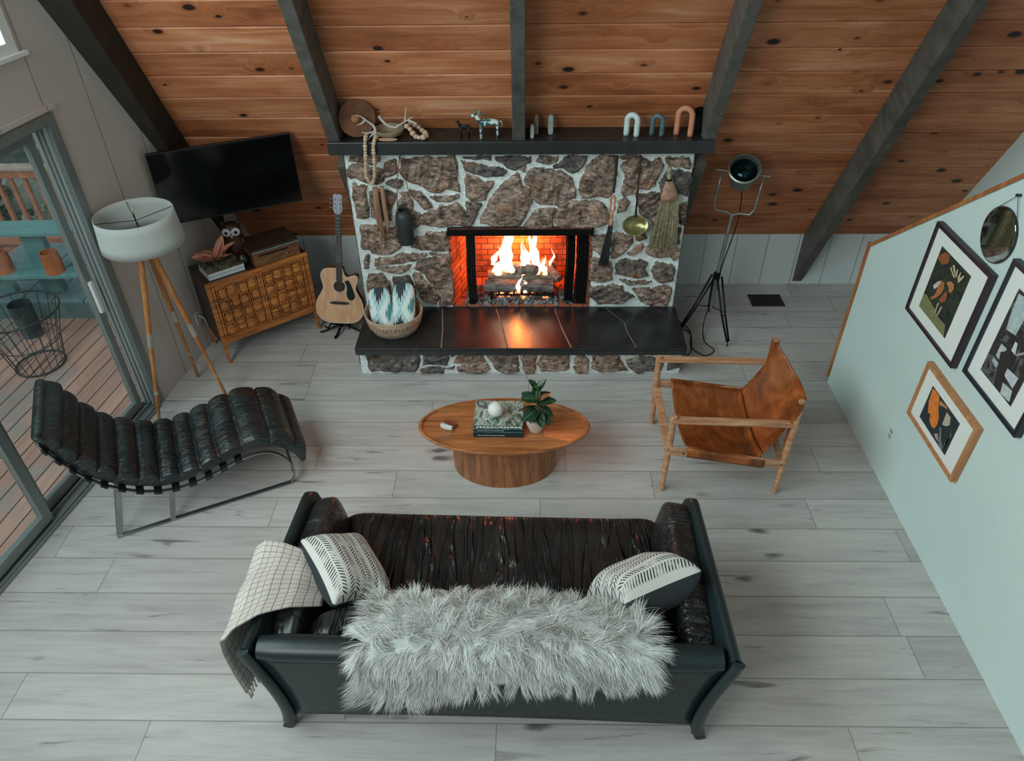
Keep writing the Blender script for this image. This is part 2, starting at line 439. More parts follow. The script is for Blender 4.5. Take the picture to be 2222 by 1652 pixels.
# cut away what rises above the roof plane
bm = bmesh.new(); bm.from_mesh(wl.data); bm.transform(wl.matrix_world)
bmesh.ops.bisect_plane(bm, geom=bm.verts[:]+bm.edges[:]+bm.faces[:], plane_co=(0, 6.46+.01, .546), plane_no=(0, -KN, -1), clear_inner=True)
bmesh.ops.holes_fill(bm, edges=[e for e in bm.edges if e.is_boundary]); bm.transform(wl.matrix_world.inverted()); bm.to_mesh(wl.data); bm.free()
LM = wl.matrix_world.copy()
def onwall(o): o.matrix_world = LM.copy(); return o
M_alu = plain('grey_aluminium', (132, 140, 139), .36, .35, var=.05)
M_white = plain('white_paint', (226, 230, 230), .45, var=.02)
def m_glass():
    t = NT('window_glass'); 
    t.P(Base_Color=(.92, .98, .98, 1), Roughness=.0); t.b.inputs['Transmission Weight'].default_value = 1; t.b.inputs['IOR'].default_value = 1.0
    # thin architectural glass: mostly clear with a mirror-like coat
    nt = t.t; tr = nt.nodes.new('ShaderNodeBsdfTransparent'); tr.inputs[0].default_value = (.93, .97, .96, 1)
    gl = nt.nodes.new('ShaderNodeBsdfGlossy'); gl.inputs['Roughness'].default_value = .02
    lw_ = nt.nodes.new('ShaderNodeLayerWeight'); lw_.inputs[0].default_value = .5
    fr = t.math('ADD', t.math('MULTIPLY', t.math('POWER', lw_.outputs['Facing'], 5.0), .94), .035)
    mx = nt.nodes.new('ShaderNodeMixShader'); nt.links.new(fr, mx.inputs[0]); nt.links.new(tr.outputs[0], mx.inputs[1]); nt.links.new(gl.outputs[0], mx.inputs[2])
    out = [n for n in nt.nodes if n.type == 'OUTPUT_MATERIAL'][0]; nt.links.new(mx.outputs[0], out.inputs[0]); return t.m
M_glass = m_glass()
# sliding glass door
d = bpy.data.objects.new('door_1', None); COL.objects.link(d); struct(d); onwall(d)
def part(name, rects, mat, par, bevel=.002):
    b = MB()
    for x0, x1, y0, y1, z0, z1 in rects: b.box(((x0+x1)/2, (y0+y1)/2, (z0+z1)/2), (x1-x0, y1-y0, z1-z0))
    return obj(name, b, mat, par, bevel=bevel)
part('door_frame', [(DJ-.055, DJ+.02, -.13, .012, 0, 2.33), (-3.4, DJ-.055, -.13, .012, 2.27, 2.33), (-3.4, -3.34, -.13, .012, 0, 2.27)], M_alu, d)
M_track = plain('bright_track', (186, 196, 196), .3, .4, var=.03)
part('jamb_track', [(DJ-.075, DJ-.055, -.10, -.085, .03, 2.27), (DJ-.075, DJ-.055, -.065, -.05, .03, 2.27), (DJ-.075, DJ-.055, -.03, -.015, .03, 2.27)], M_track, d, .001)
part('sill_track', [(-3.34, DJ-.055, -.14, .03, 0.0, .018), (-3.34, DJ-.055, -.12, -.105, .018, .045), (-3.34, DJ-.055, -.065, -.05, .018, .045), (-3.34, DJ-.055, .0, .012, .018, .034)], M_alu, d, .001)
f1 = part('sliding_panel', [(DJ-.175, DJ-.115, -.12, -.08, .045, 2.26), (.56, .62, -.12, -.08, .045, 2.26), (.62, DJ-.175, -.12, -.08, .045, .12), (.62, DJ-.175, -.12, -.08, 2.19, 2.26)], M_alu, d)
part('glass_pane', [(.61, DJ-.17, -.103, -.097, .11, 2.2)], M_glass, d, 0)
f2 = part('fixed_panel', [(.49, .56, -.06, -.015, .045, 2.26), (-1.2, -1.14, -.06, -.015, .045, 2.26), (-1.14, .49, -.06, -.015, .045, .12), (-1.14, .49, -.06, -.015, 2.19, 2.26)], M_alu, d)
part('glass_pane', [(-1.15, .5, -.04, -.034, .11, 2.2)], M_glass, d, 0)
f3 = part('fixed_panel', [(-3.33, -3.27, -.06, -.015, .045, 2.26), (-3.27, -1.2, -.06, -.015, .045, .12), (-3.27, -1.2, -.06, -.015, 2.19, 2.26)], M_alu, d)
part('glass_pane', [(-3.3, -1.2, -.04, -.034, .11, 2.2)], M_glass, d, 0)
part('door_handle', [(DJ-.165, DJ-.135, -.08, -.055, .95, 1.2)], M_white, d)
t3 = onwall(struct(part('trim_20', [(-3.5, DJ+.05, 0, .02, 2.345, 2.375)], M_panel, None)))
w = bpy.data.objects.new('window_1', None); COL.objects.link(w); struct(w); onwall(w)
part('window_frame', [(WS1-.07, WS1, -.12, .012, WZ0, WZ1), (WS0, WS1-.07, -.12, .012, WZ0, WZ0+.06), (WS0, WS1-.07, -.12, .012, WZ1-.06, WZ1), (WS0, WS0+.07, -.12, .012, WZ0+.06, WZ1-.06)]+[(x, x+.05, -.10, -.02, WZ0+.06, WZ1-.06) for x in (.75, -.4, -1.5)]+[(WS0+.07, WS1-.07, -.10, -.02, 4.3, 4.36)], M_white, w)
part('window_sill', [(WS0-.05, WS1+.05, -.01, .035, WZ0-.025, WZ0)], M_white, w)
part('glass_pane', [(WS0+.05, WS1-.05, -.065, -.06, WZ0+.04, WZ1-.04)], M_glass, w, 0)

# stair wall with its oak cap, and the white gable wall behind it
RX = 2.51
stair = [(-3.2, 0), (4.86, 0), (4.86, 1.265), (3.60, 2.31), (.6, 4.80), (-3.2, 4.80)]
b = MB(); b.prism(stair, lambda y, z, t: V((RX+.12*t, y, z)))
M_stairwall = plain('stair_wall_paint', (200, 217, 214), .75, var=.02, nscale=1.5)
wr = struct(obj('wall_right', b, M_stairwall))
M_oak = wood('oak_cap', (186, 120, 70), (130, 76, 38), 2, 1.2)
b = MB()
def capseg(b, a, c):
    a = V(a); c = V(c); dv = (c-a).normalized(); nn = V((0, -dv.z, dv.y)); 
    if nn.y < 0 and abs(dv.z) > .9: nn = -nn
    b.beam(V((RX+.06, a.y, a.z))+nn*.011, V((RX+.06, c.y, c.z))+nn*.011, .15, .022, up=(0, -dv.z, dv.y) if abs(dv.z) < .9 else (0, 1, 0))
capseg(b, (0, 4.865, .055), (0, 4.865, 1.275)); capseg(b, (0, 4.87, 1.27), (0, 3.60, 2.315)); capseg(b, (0, 3.60, 2.315), (0, .6, 4.81))
struct(obj('trim_21', b, M_oak))
b = MB(); b.prism([(-2.5, -.1), (6.6, -.1), (6.6, .45), (1.9, 8.6), (-2.5, 8.6)], lambda y, z, t: V((3.885+.1*t, y, z)))
struct(obj('wall_far_right', b, M_wall))
# floor register
b = MB(); 
for x in np.linspace(2.20, 2.46, 14): b.box((x, 6.14, .003), (.008, .17, .006))
b.box((2.33, 6.235, .004), (.31, .018, .008)); b.box((2.33, 6.045, .004), (.31, .018, .008)); b.box((2.184, 6.14, .004), (.018, .2, .008)); b.box((2.476, 6.14, .004), (.018, .2, .008))
g = thing('floor_vent', 'dark rectangular floor register set in the boards in front of the low back wall', 'vent', (2.33, 6.14, 0))
mbx = MB(); mbx.box((0, 0, .0015), (.28, .18, .003)); 
def shift(mb, loc):
    bmesh.ops.translate(mb.bm, verts=mb.bm.verts, vec=-V(loc)); return mb
obj('grille', shift(b, (2.33, 6.14, 0)), plain('bronze_metal', (58, 52, 48), .45, .6), g); obj('duct_shadow_plate', mbx, plain('black_hole', (12, 12, 12), .9), g)
# ------------------------------------------------------------------ fireplace
STA = '''-1365,1677 -1118,1676 -1126,1643 -1187,1614 -1243,1619 -1328,1635 -1370,1644
-1405,1554 -1368,1599 -1304,1614 -1228,1594 -1131,1571 -1096,1530 -1116,1474 -1172,1452 -1233,1461 -1306,1475 -1346,1508 -1383,1494 -1405,1522
-1090,1620 -1005,1642 -1004,1570 -1020,1543 -1067,1511 -1095,1497 -1100,1530 -1113,1571
-965,1651 -881,1659 -773,1663 -539,1671 -535,1581 -525,1444 -524,1378 -572,1397 -616,1402 -707,1379 -751,1384 -815,1427 -888,1450 -954,1501 -985,1538 -991,1565 -971,1588
-1096,1451 -1053,1479 -1008,1492 -960,1483 -968,1446 -1016,1414 -1060,1418
-1365,1466 -1335,1429 -1264,1429 -1271,1306 -1271,1170 -1345,1160 -1367,1165 -1380,1296
-1235,1372 -1173,1405 -1119,1405 -1035,1357 -1046,1305 -1090,1232 -1109,1144 -1183,1140 -1244,1160 -1251,1282
-1011,1381 -939,1380 -917,1328 -905,1217 -844,1192 -875,1094 -915,1064 -1008,1059 -1053,1064 -1069,1134 -1033,1252 -1010,1305 -983,1343
-925,1390 -906,1404 -824,1370 -783,1318 -756,1270 -767,1246 -817,1236 -870,1304 -914,1366
-760,1332 -710,1346 -539,1348 -536,1326 -587,1308 -713,1303
-835,1188 -783,1212 -728,1216 -689,1260 -534,1283 -493,1211 -495,1167 -562,1102 -637,1083 -775,1088 -848,1093 -863,1133
-1359,1092 -1235,1086 -1071,1071 -1059,1051 -1060,1000 -1021,923 -1050,876 -1134,834 -1249,824 -1295,835 -1309,872 -1356,872 -1376,898 -1355,950 -1368,1026
-821,1030 -650,1029 -631,952 -632,869 -745,859 -863,865 -958,902 -899,979 -829,984
-1353,824 -1320,824 -1337,696 -1372,685
-1273,782 -1153,792 -1079,818 -936,839 -833,820 -918,770 -991,754 -1136,738 -1272,717
-1275,690 -1164,701 -975,719 -1007,684 -1039,657 -1146,646 -1230,668
-1355,630 -1310,641 -1234,636 -1200,597 -1175,564 -1199,348 -1380,325 -1371,547
-1131,608 -990,613 -974,530 -956,405 -934,324 -1182,325
-954,646 -906,640 -863,574 -821,501 -759,405 -789,336 -872,353 -926,417 -955,530
-955,684 -921,738 -846,786 -751,791 -654,812 -636,737 -613,629 -614,462 -627,324 -750,324 -748,422 -810,518 -867,640 -913,673
-813,833 -710,833 -654,822 -796,817
-472,1669 -269,1668 -275,1648 -379,1643
-230,1668 47,1666 38,1626 -22,1600 -72,1569 -132,1570 -161,1606 -230,1642
112,1666 250,1665 241,1630 207,1612 92,1618 107,1646
304,1665 482,1669 456,1593 408,1552 369,1536 308,1568 228,1578 237,1599 296,1629
-494,1638 -420,1618 -321,1596 -172,1570 -142,1539 -178,1507 -294,1513 -409,1529 -468,1556
-464,1530 -410,1508 -336,1471 -255,1471 -271,1417 -321,1309 -434,1304 -478,1354
-123,1496 -72,1543 -32,1491 -22,1432 29,1405 60,1291 14,1208 -44,1095 -128,1073 -233,1085 -375,1114 -335,1204 -269,1331 -200,1423
-471,1293 -373,1282 -353,1271 -387,1199 -427,1125 -444,1091 -570,1092 -536,1137 -470,1205
13,1533 43,1558 128,1579 208,1568 249,1537 288,1547 355,1505 383,1436 411,1377 398,1323 245,1268 132,1269 75,1313 39,1421 3,1448
-42,1564 -2,1590 -7,1543
86,1230 159,1230 236,1230 228,1140 224,1094 178,1043 82,1049 -7,1084 29,1152
257,1253 363,1281 450,1304 553,1307 636,1268 670,1208 698,1135 604,1074 462,1067 380,1042 289,1055 245,1137
449,1327 430,1432 442,1489 484,1582 534,1637 582,1669 698,1676 713,1430 678,1357 647,1330 552,1335
727,1664 854,1677 814,1651 763,1638
758,1602 806,1637 877,1668 944,1637 973,1610 1046,1645 1068,1605 1043,1519 1027,1428 986,1395 901,1410 883,1372 832,1349 793,1330 772,1373 774,1457 783,1512 757,1562
1088,1649 1135,1658 1269,1644 1288,1604 1280,1568 1166,1578 1098,1609
1148,1551 1288,1536 1312,1491 1296,1417 1294,1333 1220,1362 1197,1329 1073,1334 1068,1455 1102,1537
893,1358 1060,1362 1075,1310 1201,1295 1226,1101 1046,1082 994,1151 925,1210 896,1273
746,1307 812,1316 833,1283 807,1225 754,1206
1245,1271 1297,1281 1310,1150 1296,1086 1253,1101
557,1000 662,1004 665,824 634,819 569,883 544,927
735,1014 805,1013 884,999 898,936 859,882 803,818 761,784 734,794 708,903
913,1013 976,1032 1008,974 955,941 923,955
850,833 925,887 975,916 978,882 959,848 874,813
1000,882 1024,902 1211,881 1291,876 1303,782 1253,757 1230,802 1080,793 1009,833
1225,1055 1275,1064 1283,935 1243,906
556,784 654,784 732,753 735,652 749,584 660,553 550,569 553,678
774,733 825,768 994,768 1028,732 1011,682 1059,610 974,599 819,620 767,641
813,574 909,568 1083,557 1026,531 899,532
1094,747 1229,732 1265,691 1276,567 1161,547 1105,599 1084,671
553,506 662,522 845,516 863,463 951,404 889,377 814,333 641,339 592,399 548,431
930,484 1094,494 1209,520 1258,494 1271,387 1252,311 1103,317 1020,360 973,420'''
STB = '''-1335,196 -875,196 -886,137 -933,18 -1047,18 -1310,26 -1323,108
-834,196 -645,196 -652,93 -866,93
-616,199 -569,199 -618,167
-552,188 -351,196 -331,115 -408,93 -604,108
-887,56 -684,60 -700,3 -880,0
-666,56 -594,67 -601,48
-564,71 -415,78 -326,86 -291,41 -328,11 -561,11
-316,196 -74,196 -45,23 -154,3 -232,33 -276,110
-41,186 104,194 84,100 78,3 1,12
152,194 359,194 378,56 337,30 127,21 105,91
421,194 483,194 528,126 534,12 422,12
566,177 607,194 786,186 782,143 868,30 617,17 559,56
838,143 952,177 1159,164 1140,30 939,12 870,82
1193,168 1282,168 1302,65 1195,39'''
def polys(s): return [np.array([[float(q)/1000 for q in p.split(',')] for p in l.split()]) for l in s.split('\n') if l.strip()]
def stone_field(mb, x0, x1, z0, z1, P, hole, step, fn, seed=1, bulge=.034):
    """height field of rounded field stones standing proud of the mortar"""
    nx = int((x1-x0)/step)+1; nz = int((z1-z0)/step)+1
    X, Z = np.meshgrid(np.linspace(x0, x1, nx), np.linspace(z0, z1, nz), indexing='ij')
    best = np.full(X.shape, -1.0); idx = np.full(X.shape, -1)
    rng = np.random.RandomState(seed)
    # wobble the outlines
    wx = X.copy(); wz = Z.copy()
    for fr, am in ((23, .006), (51, .003)):
        a, b2, c, d2 = rng.rand(4)*6
        wx = wx+am*np.sin(fr*Z*1.3+a+2*np.sin(fr*.5*X+b2)); wz = wz+am*np.sin(fr*X*1.2+c+2*np.sin(fr*.5*Z+d2))
    for k, p in enumerate(P):
        n = len(p); ins = np.zeros(X.shape, bool); dmin = np.full(X.shape, 9.0)
        for i in range(n):
            ax, az = p[i]; bx, bz = p[(i+1) % n]
            c = ((az > wz) != (bz > wz)) & (wx < (bx-ax)*(wz-az)/((bz-az) if abs(bz-az) > 1e-9 else 1e-9)+ax)
            ins ^= c
            dx, dz = bx-ax, bz-az; L = dx*dx+dz*dz+1e-12
            t = np.clip(((wx-ax)*dx+(wz-az)*dz)/L, 0, 1)
            dmin = np.minimum(dmin, np.hypot(wx-ax-t*dx, wz-az-t*dz))
        dd = np.where(ins, dmin, -dmin)+.006
        m = dd > best-1e9
        sel = dd > np.where(idx >= 0, best, -.002)
        best = np.where(sel, dd, best); idx = np.where(sel, k, idx)
    best = np.where(idx >= 0, best, 0)
    e = np.clip(best/.022, 0, 1); h = np.where(idx >= 0, (1-(1-e)**2.2)*bulge, 0)
    tint = rng.rand(len(P)+1); ang = rng.rand(len(P)+1)*PI
    bm = mb.bm; sl = bm.verts.layers.float_color.new('stone')
    vs = {}
    for i in range(nx):
        for j in range(nz):
            x, z = X[i, j], Z[i, j]; k = int(idx[i, j]); hh = h[i, j]
            if k >= 0:
                a = ang[k]; u = x*math.cos(a)+z*math.sin(a); v = -x*math.sin(a)+z*math.cos(a)
                nn = noise.fractal(V((u*9+k*3.1, v*30, k*1.7)), .9, 2.1, 4)
                hh += e[i, j]*(nn*.015+noise.noise(V((x*6, z*6, k*9.0)))*.020)
            else: hh += noise.noise(V((x*30, z*30, 3)))*.003
            q = bm.verts.new(fn(x, z, hh)); vs[i, j] = q
            q[sl] = (1.0 if k >= 0 else 0.0, tint[k] if k >= 0 else 0, (ang[k]/PI) if k >= 0 else 0, 1)
    for i in range(nx-1):
        for j in range(nz-1):
            cx, cz = (X[i, j]+X[i+1, j])/2, (Z[i, j]+Z[i, j+1])/2
            if hole and hole[0] < cx < hole[1] and hole[2] < cz < hole[3]: continue
            bm.faces.new([vs[i, j], vs[i+1, j], vs[i+1, j+1], vs[i, j+1]])
def m_stone():
    t = NT('field_stone'); v = t.co()
    at = t.n('ShaderNodeAttribute', attribute_name='stone'); cs = t.n('ShaderNodeSeparateColor'); t.set(cs.inputs[0], at.outputs['Color'])
    mask, tint, ang = cs.outputs
    n1 = t.noise(t.map(v, (5, 5, 9), (0, .5, 0)), 2.2, 7, .68, 1.2)
    n2 = t.noise(t.map(v, (10, 10, 24), (0, -.9, 0)), 2, 5, .7, .6); n3 = t.noise(v, 46, 4, .7)
    g = t.math('ADD', t.math('MULTIPLY', n1, .5), t.math('ADD', t.math('MULTIPLY', n2, .32), t.math('MULTIPLY', n3, .2)))
    warm = t.ramp(g, [(.40, srgb(44, 36, 32)), (.46, srgb(102, 84, 74)), (.52, srgb(152, 130, 116)), (.60, srgb(188, 166, 152)), (.68, srgb(216, 202, 192))])
    cold = t.ramp(g, [(.40, srgb(36, 36, 36)), (.47, srgb(78, 77, 76)), (.55, srgb(112, 106, 102)), (.66, srgb(168, 154, 146))])
    st = t.mix(t.sm(tint, .45, .85), warm, cold)
    rust = t.math('MULTIPLY', t.sm(t.noise(v, 6, 3, .6), .56, .68), .5)
    st = t.mix(rust, st, srgb(150, 98, 68))
    big = t.noise(t.map(v, (4, 4, 7), (0, .7, 0), (3, 1, 2)), 1.6, 3, .6, 1.0)
    st = t.mix(1.0, st, t.ramp(big, [(.36, (.50, .47, .45, 1)), (.5, (.92, .9, .88, 1)), (.64, (1.22, 1.16, 1.12, 1))]), 'MULTIPLY')
    mo = t.ramp(t.noise(v, 30, 4), [(.3, srgb(204, 216, 214)), (.7, srgb(240, 246, 244))])
    mk = t.math('ADD', mask, t.math('MULTIPLY', t.math('SUBTRACT', n3, .5), .5))
    t.P(Base_Color=t.mix(t.sm(mk, .4, .75), mo, st), Roughness=.72)
    t.bump(t.math('ADD', n2, t.math('MULTIPLY', n3, .6)), .55, .012); return t.m
M_stone = m_stone()
fp = thing('fireplace', 'stone fireplace with white mortar, black mantel shelf and raised slate hearth', 'fireplace', (0, 5.55, 0))
def W(mb, ox=0, oy=5.55, oz=0): return shift(mb, (ox, oy, oz))
b = MB(); FX0, FX1 = -1.405, 1.300; HOLE = (-.625, .545, 0, 1.045)
stone_field(b, FX0, FX1, .30, 1.735, polys(STA), HOLE, .0075, lambda x, z, h: V((x, 5.56-h, z)), 3)
obj('stone_face', W(b), M_stone, fp, smooth=True, weld=False)
# the flanks of the chimney breast, same stones wrapped round
rng = random.Random(5)
def cells(x0, x1, z0, z1, n, rr):
    P = []; z = z0
    while z < z1-.03:
        hgt = rr.uniform(.14, .26); x = x0+rr.uniform(-.1, 0)
        while x < x1:
            w_ = rr.uniform(.16, .34); g_ = .012
            xa, xb, za, zb = max(x, x0)+g_, min(x+w_, x1)-g_, z+g_, min(z+hgt, z1)-g_
            if xb-xa > .03 and zb-za > .03:
                j = lambda: rr.uniform(-.018, .018)
                P.append(np.array([[xa+.02+j(), za+j()*.4], [xb-.02+j(), za+.01+j()*.4], [xb+j()*.3, (za+zb)/2+j()], [xb-.015, zb+j()*.4], [xa+.03+j(), zb+j()*.4], [xa+j()*.3, (za+zb)/2+j()]]))
            x += w_
        z += hgt
    return P
b = MB(); stone_field(b, 5.56, 6.40, .0, 1.73, cells(5.56, 6.4, 0, 1.73, 0, rng), None, .016, lambda y, z, h: V((FX0-.004-h*.4, y, z)), 8)
obj('stone_flank', W(b), M_stone, fp, smooth=True, weld=False)
b = MB(); stone_field(b, 5.56, 6.40, .0, 1.73, cells(5.56, 6.4, 0, 1.73, 0, rng), None, .016, lambda y, z, h: V((FX1+.004+h*.4, y, z)), 9)
obj('stone_flank', W(b), M_stone, fp, smooth=True, weld=False)
b = MB(); stone_field(b, -1.385, 1.300, .0, .245, polys(STB), None, .0075, lambda x, z, h: V((x, 4.985-h*.8, z)), 11)
obj('hearth_base', W(b), M_stone, fp, smooth=True, weld=False)
b = MB(); b.box((-.04, 5.27, .12), (2.67, .57, .238)); obj('hearth_core', W(b), plain('mortar', (205, 212, 210), .85, var=.06, nscale=30), fp)
for sgn, x0 in ((-1, -1.385), (1, 1.30)):
    b = MB(); stone_field(b, 4.985, 5.56, 0, .245, cells(4.985, 5.56, 0, .245, 0, rng), None, .016, lambda y, z, h, x0=x0, sgn=sgn: V((x0+sgn*h*.5, y, z)), 12)
    obj('hearth_flank', W(b), M_stone, fp, smooth=True, weld=False)
# hearth: slate pieces with grout lines
def m_slate():
    t = NT('black_slate'); v = t.co(); n = t.noise(v, 4, 6, .6, .6); n2 = t.noise(v, 26, 4, .6)
    t.P(Base_Color=t.ramp(n, [(.3, srgb(26, 30, 31)), (.7, srgb(46, 50, 51))]), Roughness=t.math('ADD', .16, t.math('MULTIPLY', n, .22)))
    t.b.inputs['Specular IOR Level'].default_value = .7
    t.bump(t.math('ADD', n, t.math('MULTIPLY', n2, .3)), .16, .01); return t.m
M_slate = m_slate()
b = MB(); b.box((-.038, 5.235, .2715), (2.69, .60, .059)); obj('grout_bed', W(b), plain('grout', (150, 138, 126), .85), fp)
XL, XR, YF, YB = -1.399, 1.322, 4.915, 5.548
J = [[(-.735, YB), (-.700, 5.2), (-.689, YF)], [(-.26, YB), (-.20, 5.25), (-.145, YF)], [(.255, YB), (.31, 5.2), (.378, YF)], [(.70, YB), (.85, 5.297), (.856, 5.17), (.911, YF)]]
edges = [[(XL, YB), (XL, YF)]]+J+[[(XR, YB), (XR, YF)]]
for i in range(5):
    A, B = edges[i], edges[i+1]; g_ = .005
    pa = [(x+(g_ if i else 0), y) for x, y in A]; pb = [(x-(g_ if i < 4 else 0), y) for x, y in B]
    b = MB(); b.prism(pa+pb[::-1], lambda x, y, t: V((x, y, .283+.023*t)))
    obj('slate_slab', W(b), M_slate, fp, bevel=.003)
ex = [XL, -.86, -.12, .50, XR]
for i in range(4):
    b = MB(); b.box(((ex[i]+ex[i+1])/2, YF+.006, .2605), (ex[i+1]-ex[i]-.006, .02, .043)); obj('slate_edge', W(b), M_slate, fp, bevel=.002)
for x in (XL, XR):
    b = MB(); b.box((x+(-.006 if x > 0 else .006), 5.235, .2605), (.02, .61, .043)); obj('slate_edge', W(b), M_slate, fp, bevel=.002)
# mantel
M_mant = m_stain('black_mantel', (30, 34, 34), (44, 48, 48), .38, .06)
b = MB(); b.box((-.0365, 5.60, 1.778), (2.90, .34, .10)); obj('mantel_shelf', W(b), M_mant, fp, bevel=.006)
# firebox
def m_firebrick():
    t = NT('sooty_firebrick'); v = t.co(); n = t.noise(v, 5, 5, .6)
    br = t.n('ShaderNodeTexBrick'); t.set(br.inputs['Vector'], t.map(v, (4.4, 4.4, 4.4), (PI/2, 0, 0))); br.inputs['Color1'].default_value = srgb(190, 110, 76); br.inputs['Color2'].default_value = srgb(158, 84, 58)
    br.inputs['Mortar'].default_value = srgb(60, 46, 40); br.inputs['Scale'].default_value = 1
    t.P(Base_Color=t.mix(t.sm(n, .45, .7), br.outputs[0], srgb(84, 48, 38)), Roughness=.9); return t.m
b = MB()
hx0, hx1, zt, yb = HOLE[0], HOLE[1], HOLE[3], 6.02
bx0, bx1 = -.47, .40
for q in ([(hx0, 5.55, .29), (bx0, yb, .29), (bx0, yb, zt+.02), (hx0, 5.55, zt+.02)], [(bx0, yb, .29), (bx1, yb, .29), (bx1, yb, zt+.02), (bx0, yb, zt+.02)], [(bx1, yb, .29), (hx1, 5.55, .29), (hx1, 5.55, zt+.02), (bx1, yb, zt+.02)],
          [(hx0, 5.55, .306), (hx1, 5.55, .306), (bx1, yb, .306), (bx0, yb, .306)], [(hx0, 5.52, zt+.012), (hx1, 5.52, zt+.012), (bx1, yb, zt+.012), (bx0, yb, zt+.012)]):
    b.bm.faces.new([b.bm.verts.new(p) for p in q])
fb = obj('firebox', W(b), m_firebrick(), fp)
md = fb.modifiers.new('s', 'SOLIDIFY'); md.thickness = .02; md.offset = 1
M_blk = plain('black_iron', (24, 25, 26), .45, .7, var=.1)
b = MB(); b.box(((hx0+hx1)/2, 5.53, 1.046), (hx1-hx0+.03, .06, .052)); b.tube([(hx0, 5.555, 1.012), (hx1, 5.555, 1.012)], .008)
obj('damper_bar', W(b), M_blk, fp, bevel=.002)
# mesh curtains drawn to both sides
def m_chain():
    t = NT('chain_mesh'); v = t.co()
    t.P(Base_Color=srgb(70, 66, 64), Metallic=.8, Roughness=.42)
    w = t.n('ShaderNodeTexWave'); t.set(w.inputs[0], v); w.inputs['Scale'].default_value = 90; w.bands_direction = 'Z'
    w2 = t.n('ShaderNodeTexWave'); t.set(w2.inputs[0], v); w2.inputs['Scale'].default_value = 90; w2.bands_direction = 'X'
    t.bump(t.math('MULTIPLY', w.outputs['Fac'], w2.outputs['Fac']), .6, .003); return t.m
M_chain = m_chain()
for xa, xb, k in ((-.612, -.505, 0), (-.50, -.425, 1), (.345, .42, 2), (.435, .535, 3)):
    if k == 0: xa, xb = -.50, -.42
    if k == 1: continue
    b = MB(); nf = 5 if k != 3 else 6
    b.grid(lambda u, v, xa=xa, xb=xb: V((xa+(xb-xa)*u+.004*math.sin(v*7+xa*9), 5.575+.018*math.sin(u*nf*2*PI)*(1-.25*v), .32+v*.69)), 60, 10)
    o = obj('fire_screen', W(b), M_chain, fp, smooth=True); md = o.modifiers.new('s', 'SOLIDIFY'); md.thickness = .003
# grate, logs, coals, flames
b = MB()
for x in np.linspace(-.30, .24, 9):
    b.tube([(x, 5.60, .43), (x, 5.61, .385), (x, 5.86, .385), (x, 5.87, .45)], .008, 6)
b.tube([(-.33, 5.60, .40), (.27, 5.60, .40)], .009, 8); b.tube([(-.33, 5.85, .385), (.27, 5.85, .385)], .009, 8)
for x in (-.30, .24):
    for y in (5.61, 5.85): b.tube([(x, y, .385), (x, y, .306)], .009, 6)
obj('grate', W(b), M_blk, fp)
def m_log():
    t = NT('ashy_log'); v = t.co(); n = t.noise(t.map(v, (4, 22, 22)), 2, 6, .65, .6); n2 = t.noise(v, 14, 4)
    c = t.ramp(t.math('ADD', t.math('MULTIPLY', n, .6), t.math('MULTIPLY', n2, .4)), [(.35, srgb(44, 40, 38)), (.5, srgb(108, 104, 100)), (.7, srgb(156, 152, 146))])
    t.P(Base_Color=c, Roughness=.9); t.bump(n, .6, .01); return t.m
M_log = m_log()
def log(a, c, r, seed):
    b = MB(); a, c = V(a), V(c); N = 14
    pts = [a.lerp(c, i/N)+V((0, noise.noise(V((seed, i*.4, 0)))*.008, noise.noise(V((seed, 0, i*.4)))*.008)) for i in range(N+1)]
    b.tube(pts, [r*(1+.12*noise.noise(V((i*.6, seed, 2)))) for i in range(N+1)], 16)
    return obj('log', W(b), M_log, fp, smooth=True, angle=50)
log((-.36, 5.66, .46), (.245, 5.65, .455), .058, 1); log((-.33, 5.80, .47), (.27, 5.79, .47), .06, 2)
log((-.20, 5.86, .56), (.10, 5.68, .60), .042, 3); log((.26, 5.86, .56), (-.05, 5.70, .585), .04, 4); log((.16, 5.88, .60), (.30, 5.66, .52), .035, 6)
b = MB(); rr = random.Random(3)
for i in range(420):
    x = rr.uniform(-.52, .46); y = rr.uniform(5.555, 5.70) if i % 3 else rr.uniform(5.56, 5.86)
    s_ = rr.uniform(.012, .027); z = .316+rr.uniform(0, .05)*min(1, (y-5.54)*14)
    k0 = len(b.bm.verts)
    b.ball((x, y, z), s_, 6, Matrix.Rotation(rr.uniform(0, 6), 3, 'X') @ Matrix.Rotation(rr.uniform(0, 6), 3, 'Z'), (1, rr.uniform(.6, 1), rr.uniform(.5, .9)))
co_ = obj('coals', W(b), plain('cinder', (122, 132, 134), .7, .1, var=.5, nscale=25), fp); co_['kind'] = 'stuff'
def m_ember():
    t = NT('ember'); n = t.noise(t.co(), 30, 3)
    t.P(Base_Color=srgb(40, 30, 26), Emission_Color=t.ramp(n, [(.35, (.5, .05, .01, 1)), (.65, (1, .35, .12, 1))]), Emission_Strength=3.0, Roughness=.9); return t.m
b = MB()
for i in range(46):
    s_ = rr.uniform(.010, .02); b.ball((rr.uniform(-.27, .22), rr.uniform(5.60, 5.80), rr.uniform(.36, .395)), s_, 6, None, (1, .8, .6))
eo = obj('embers', W(b), m_ember(), fp); eo['kind'] = 'stuff'
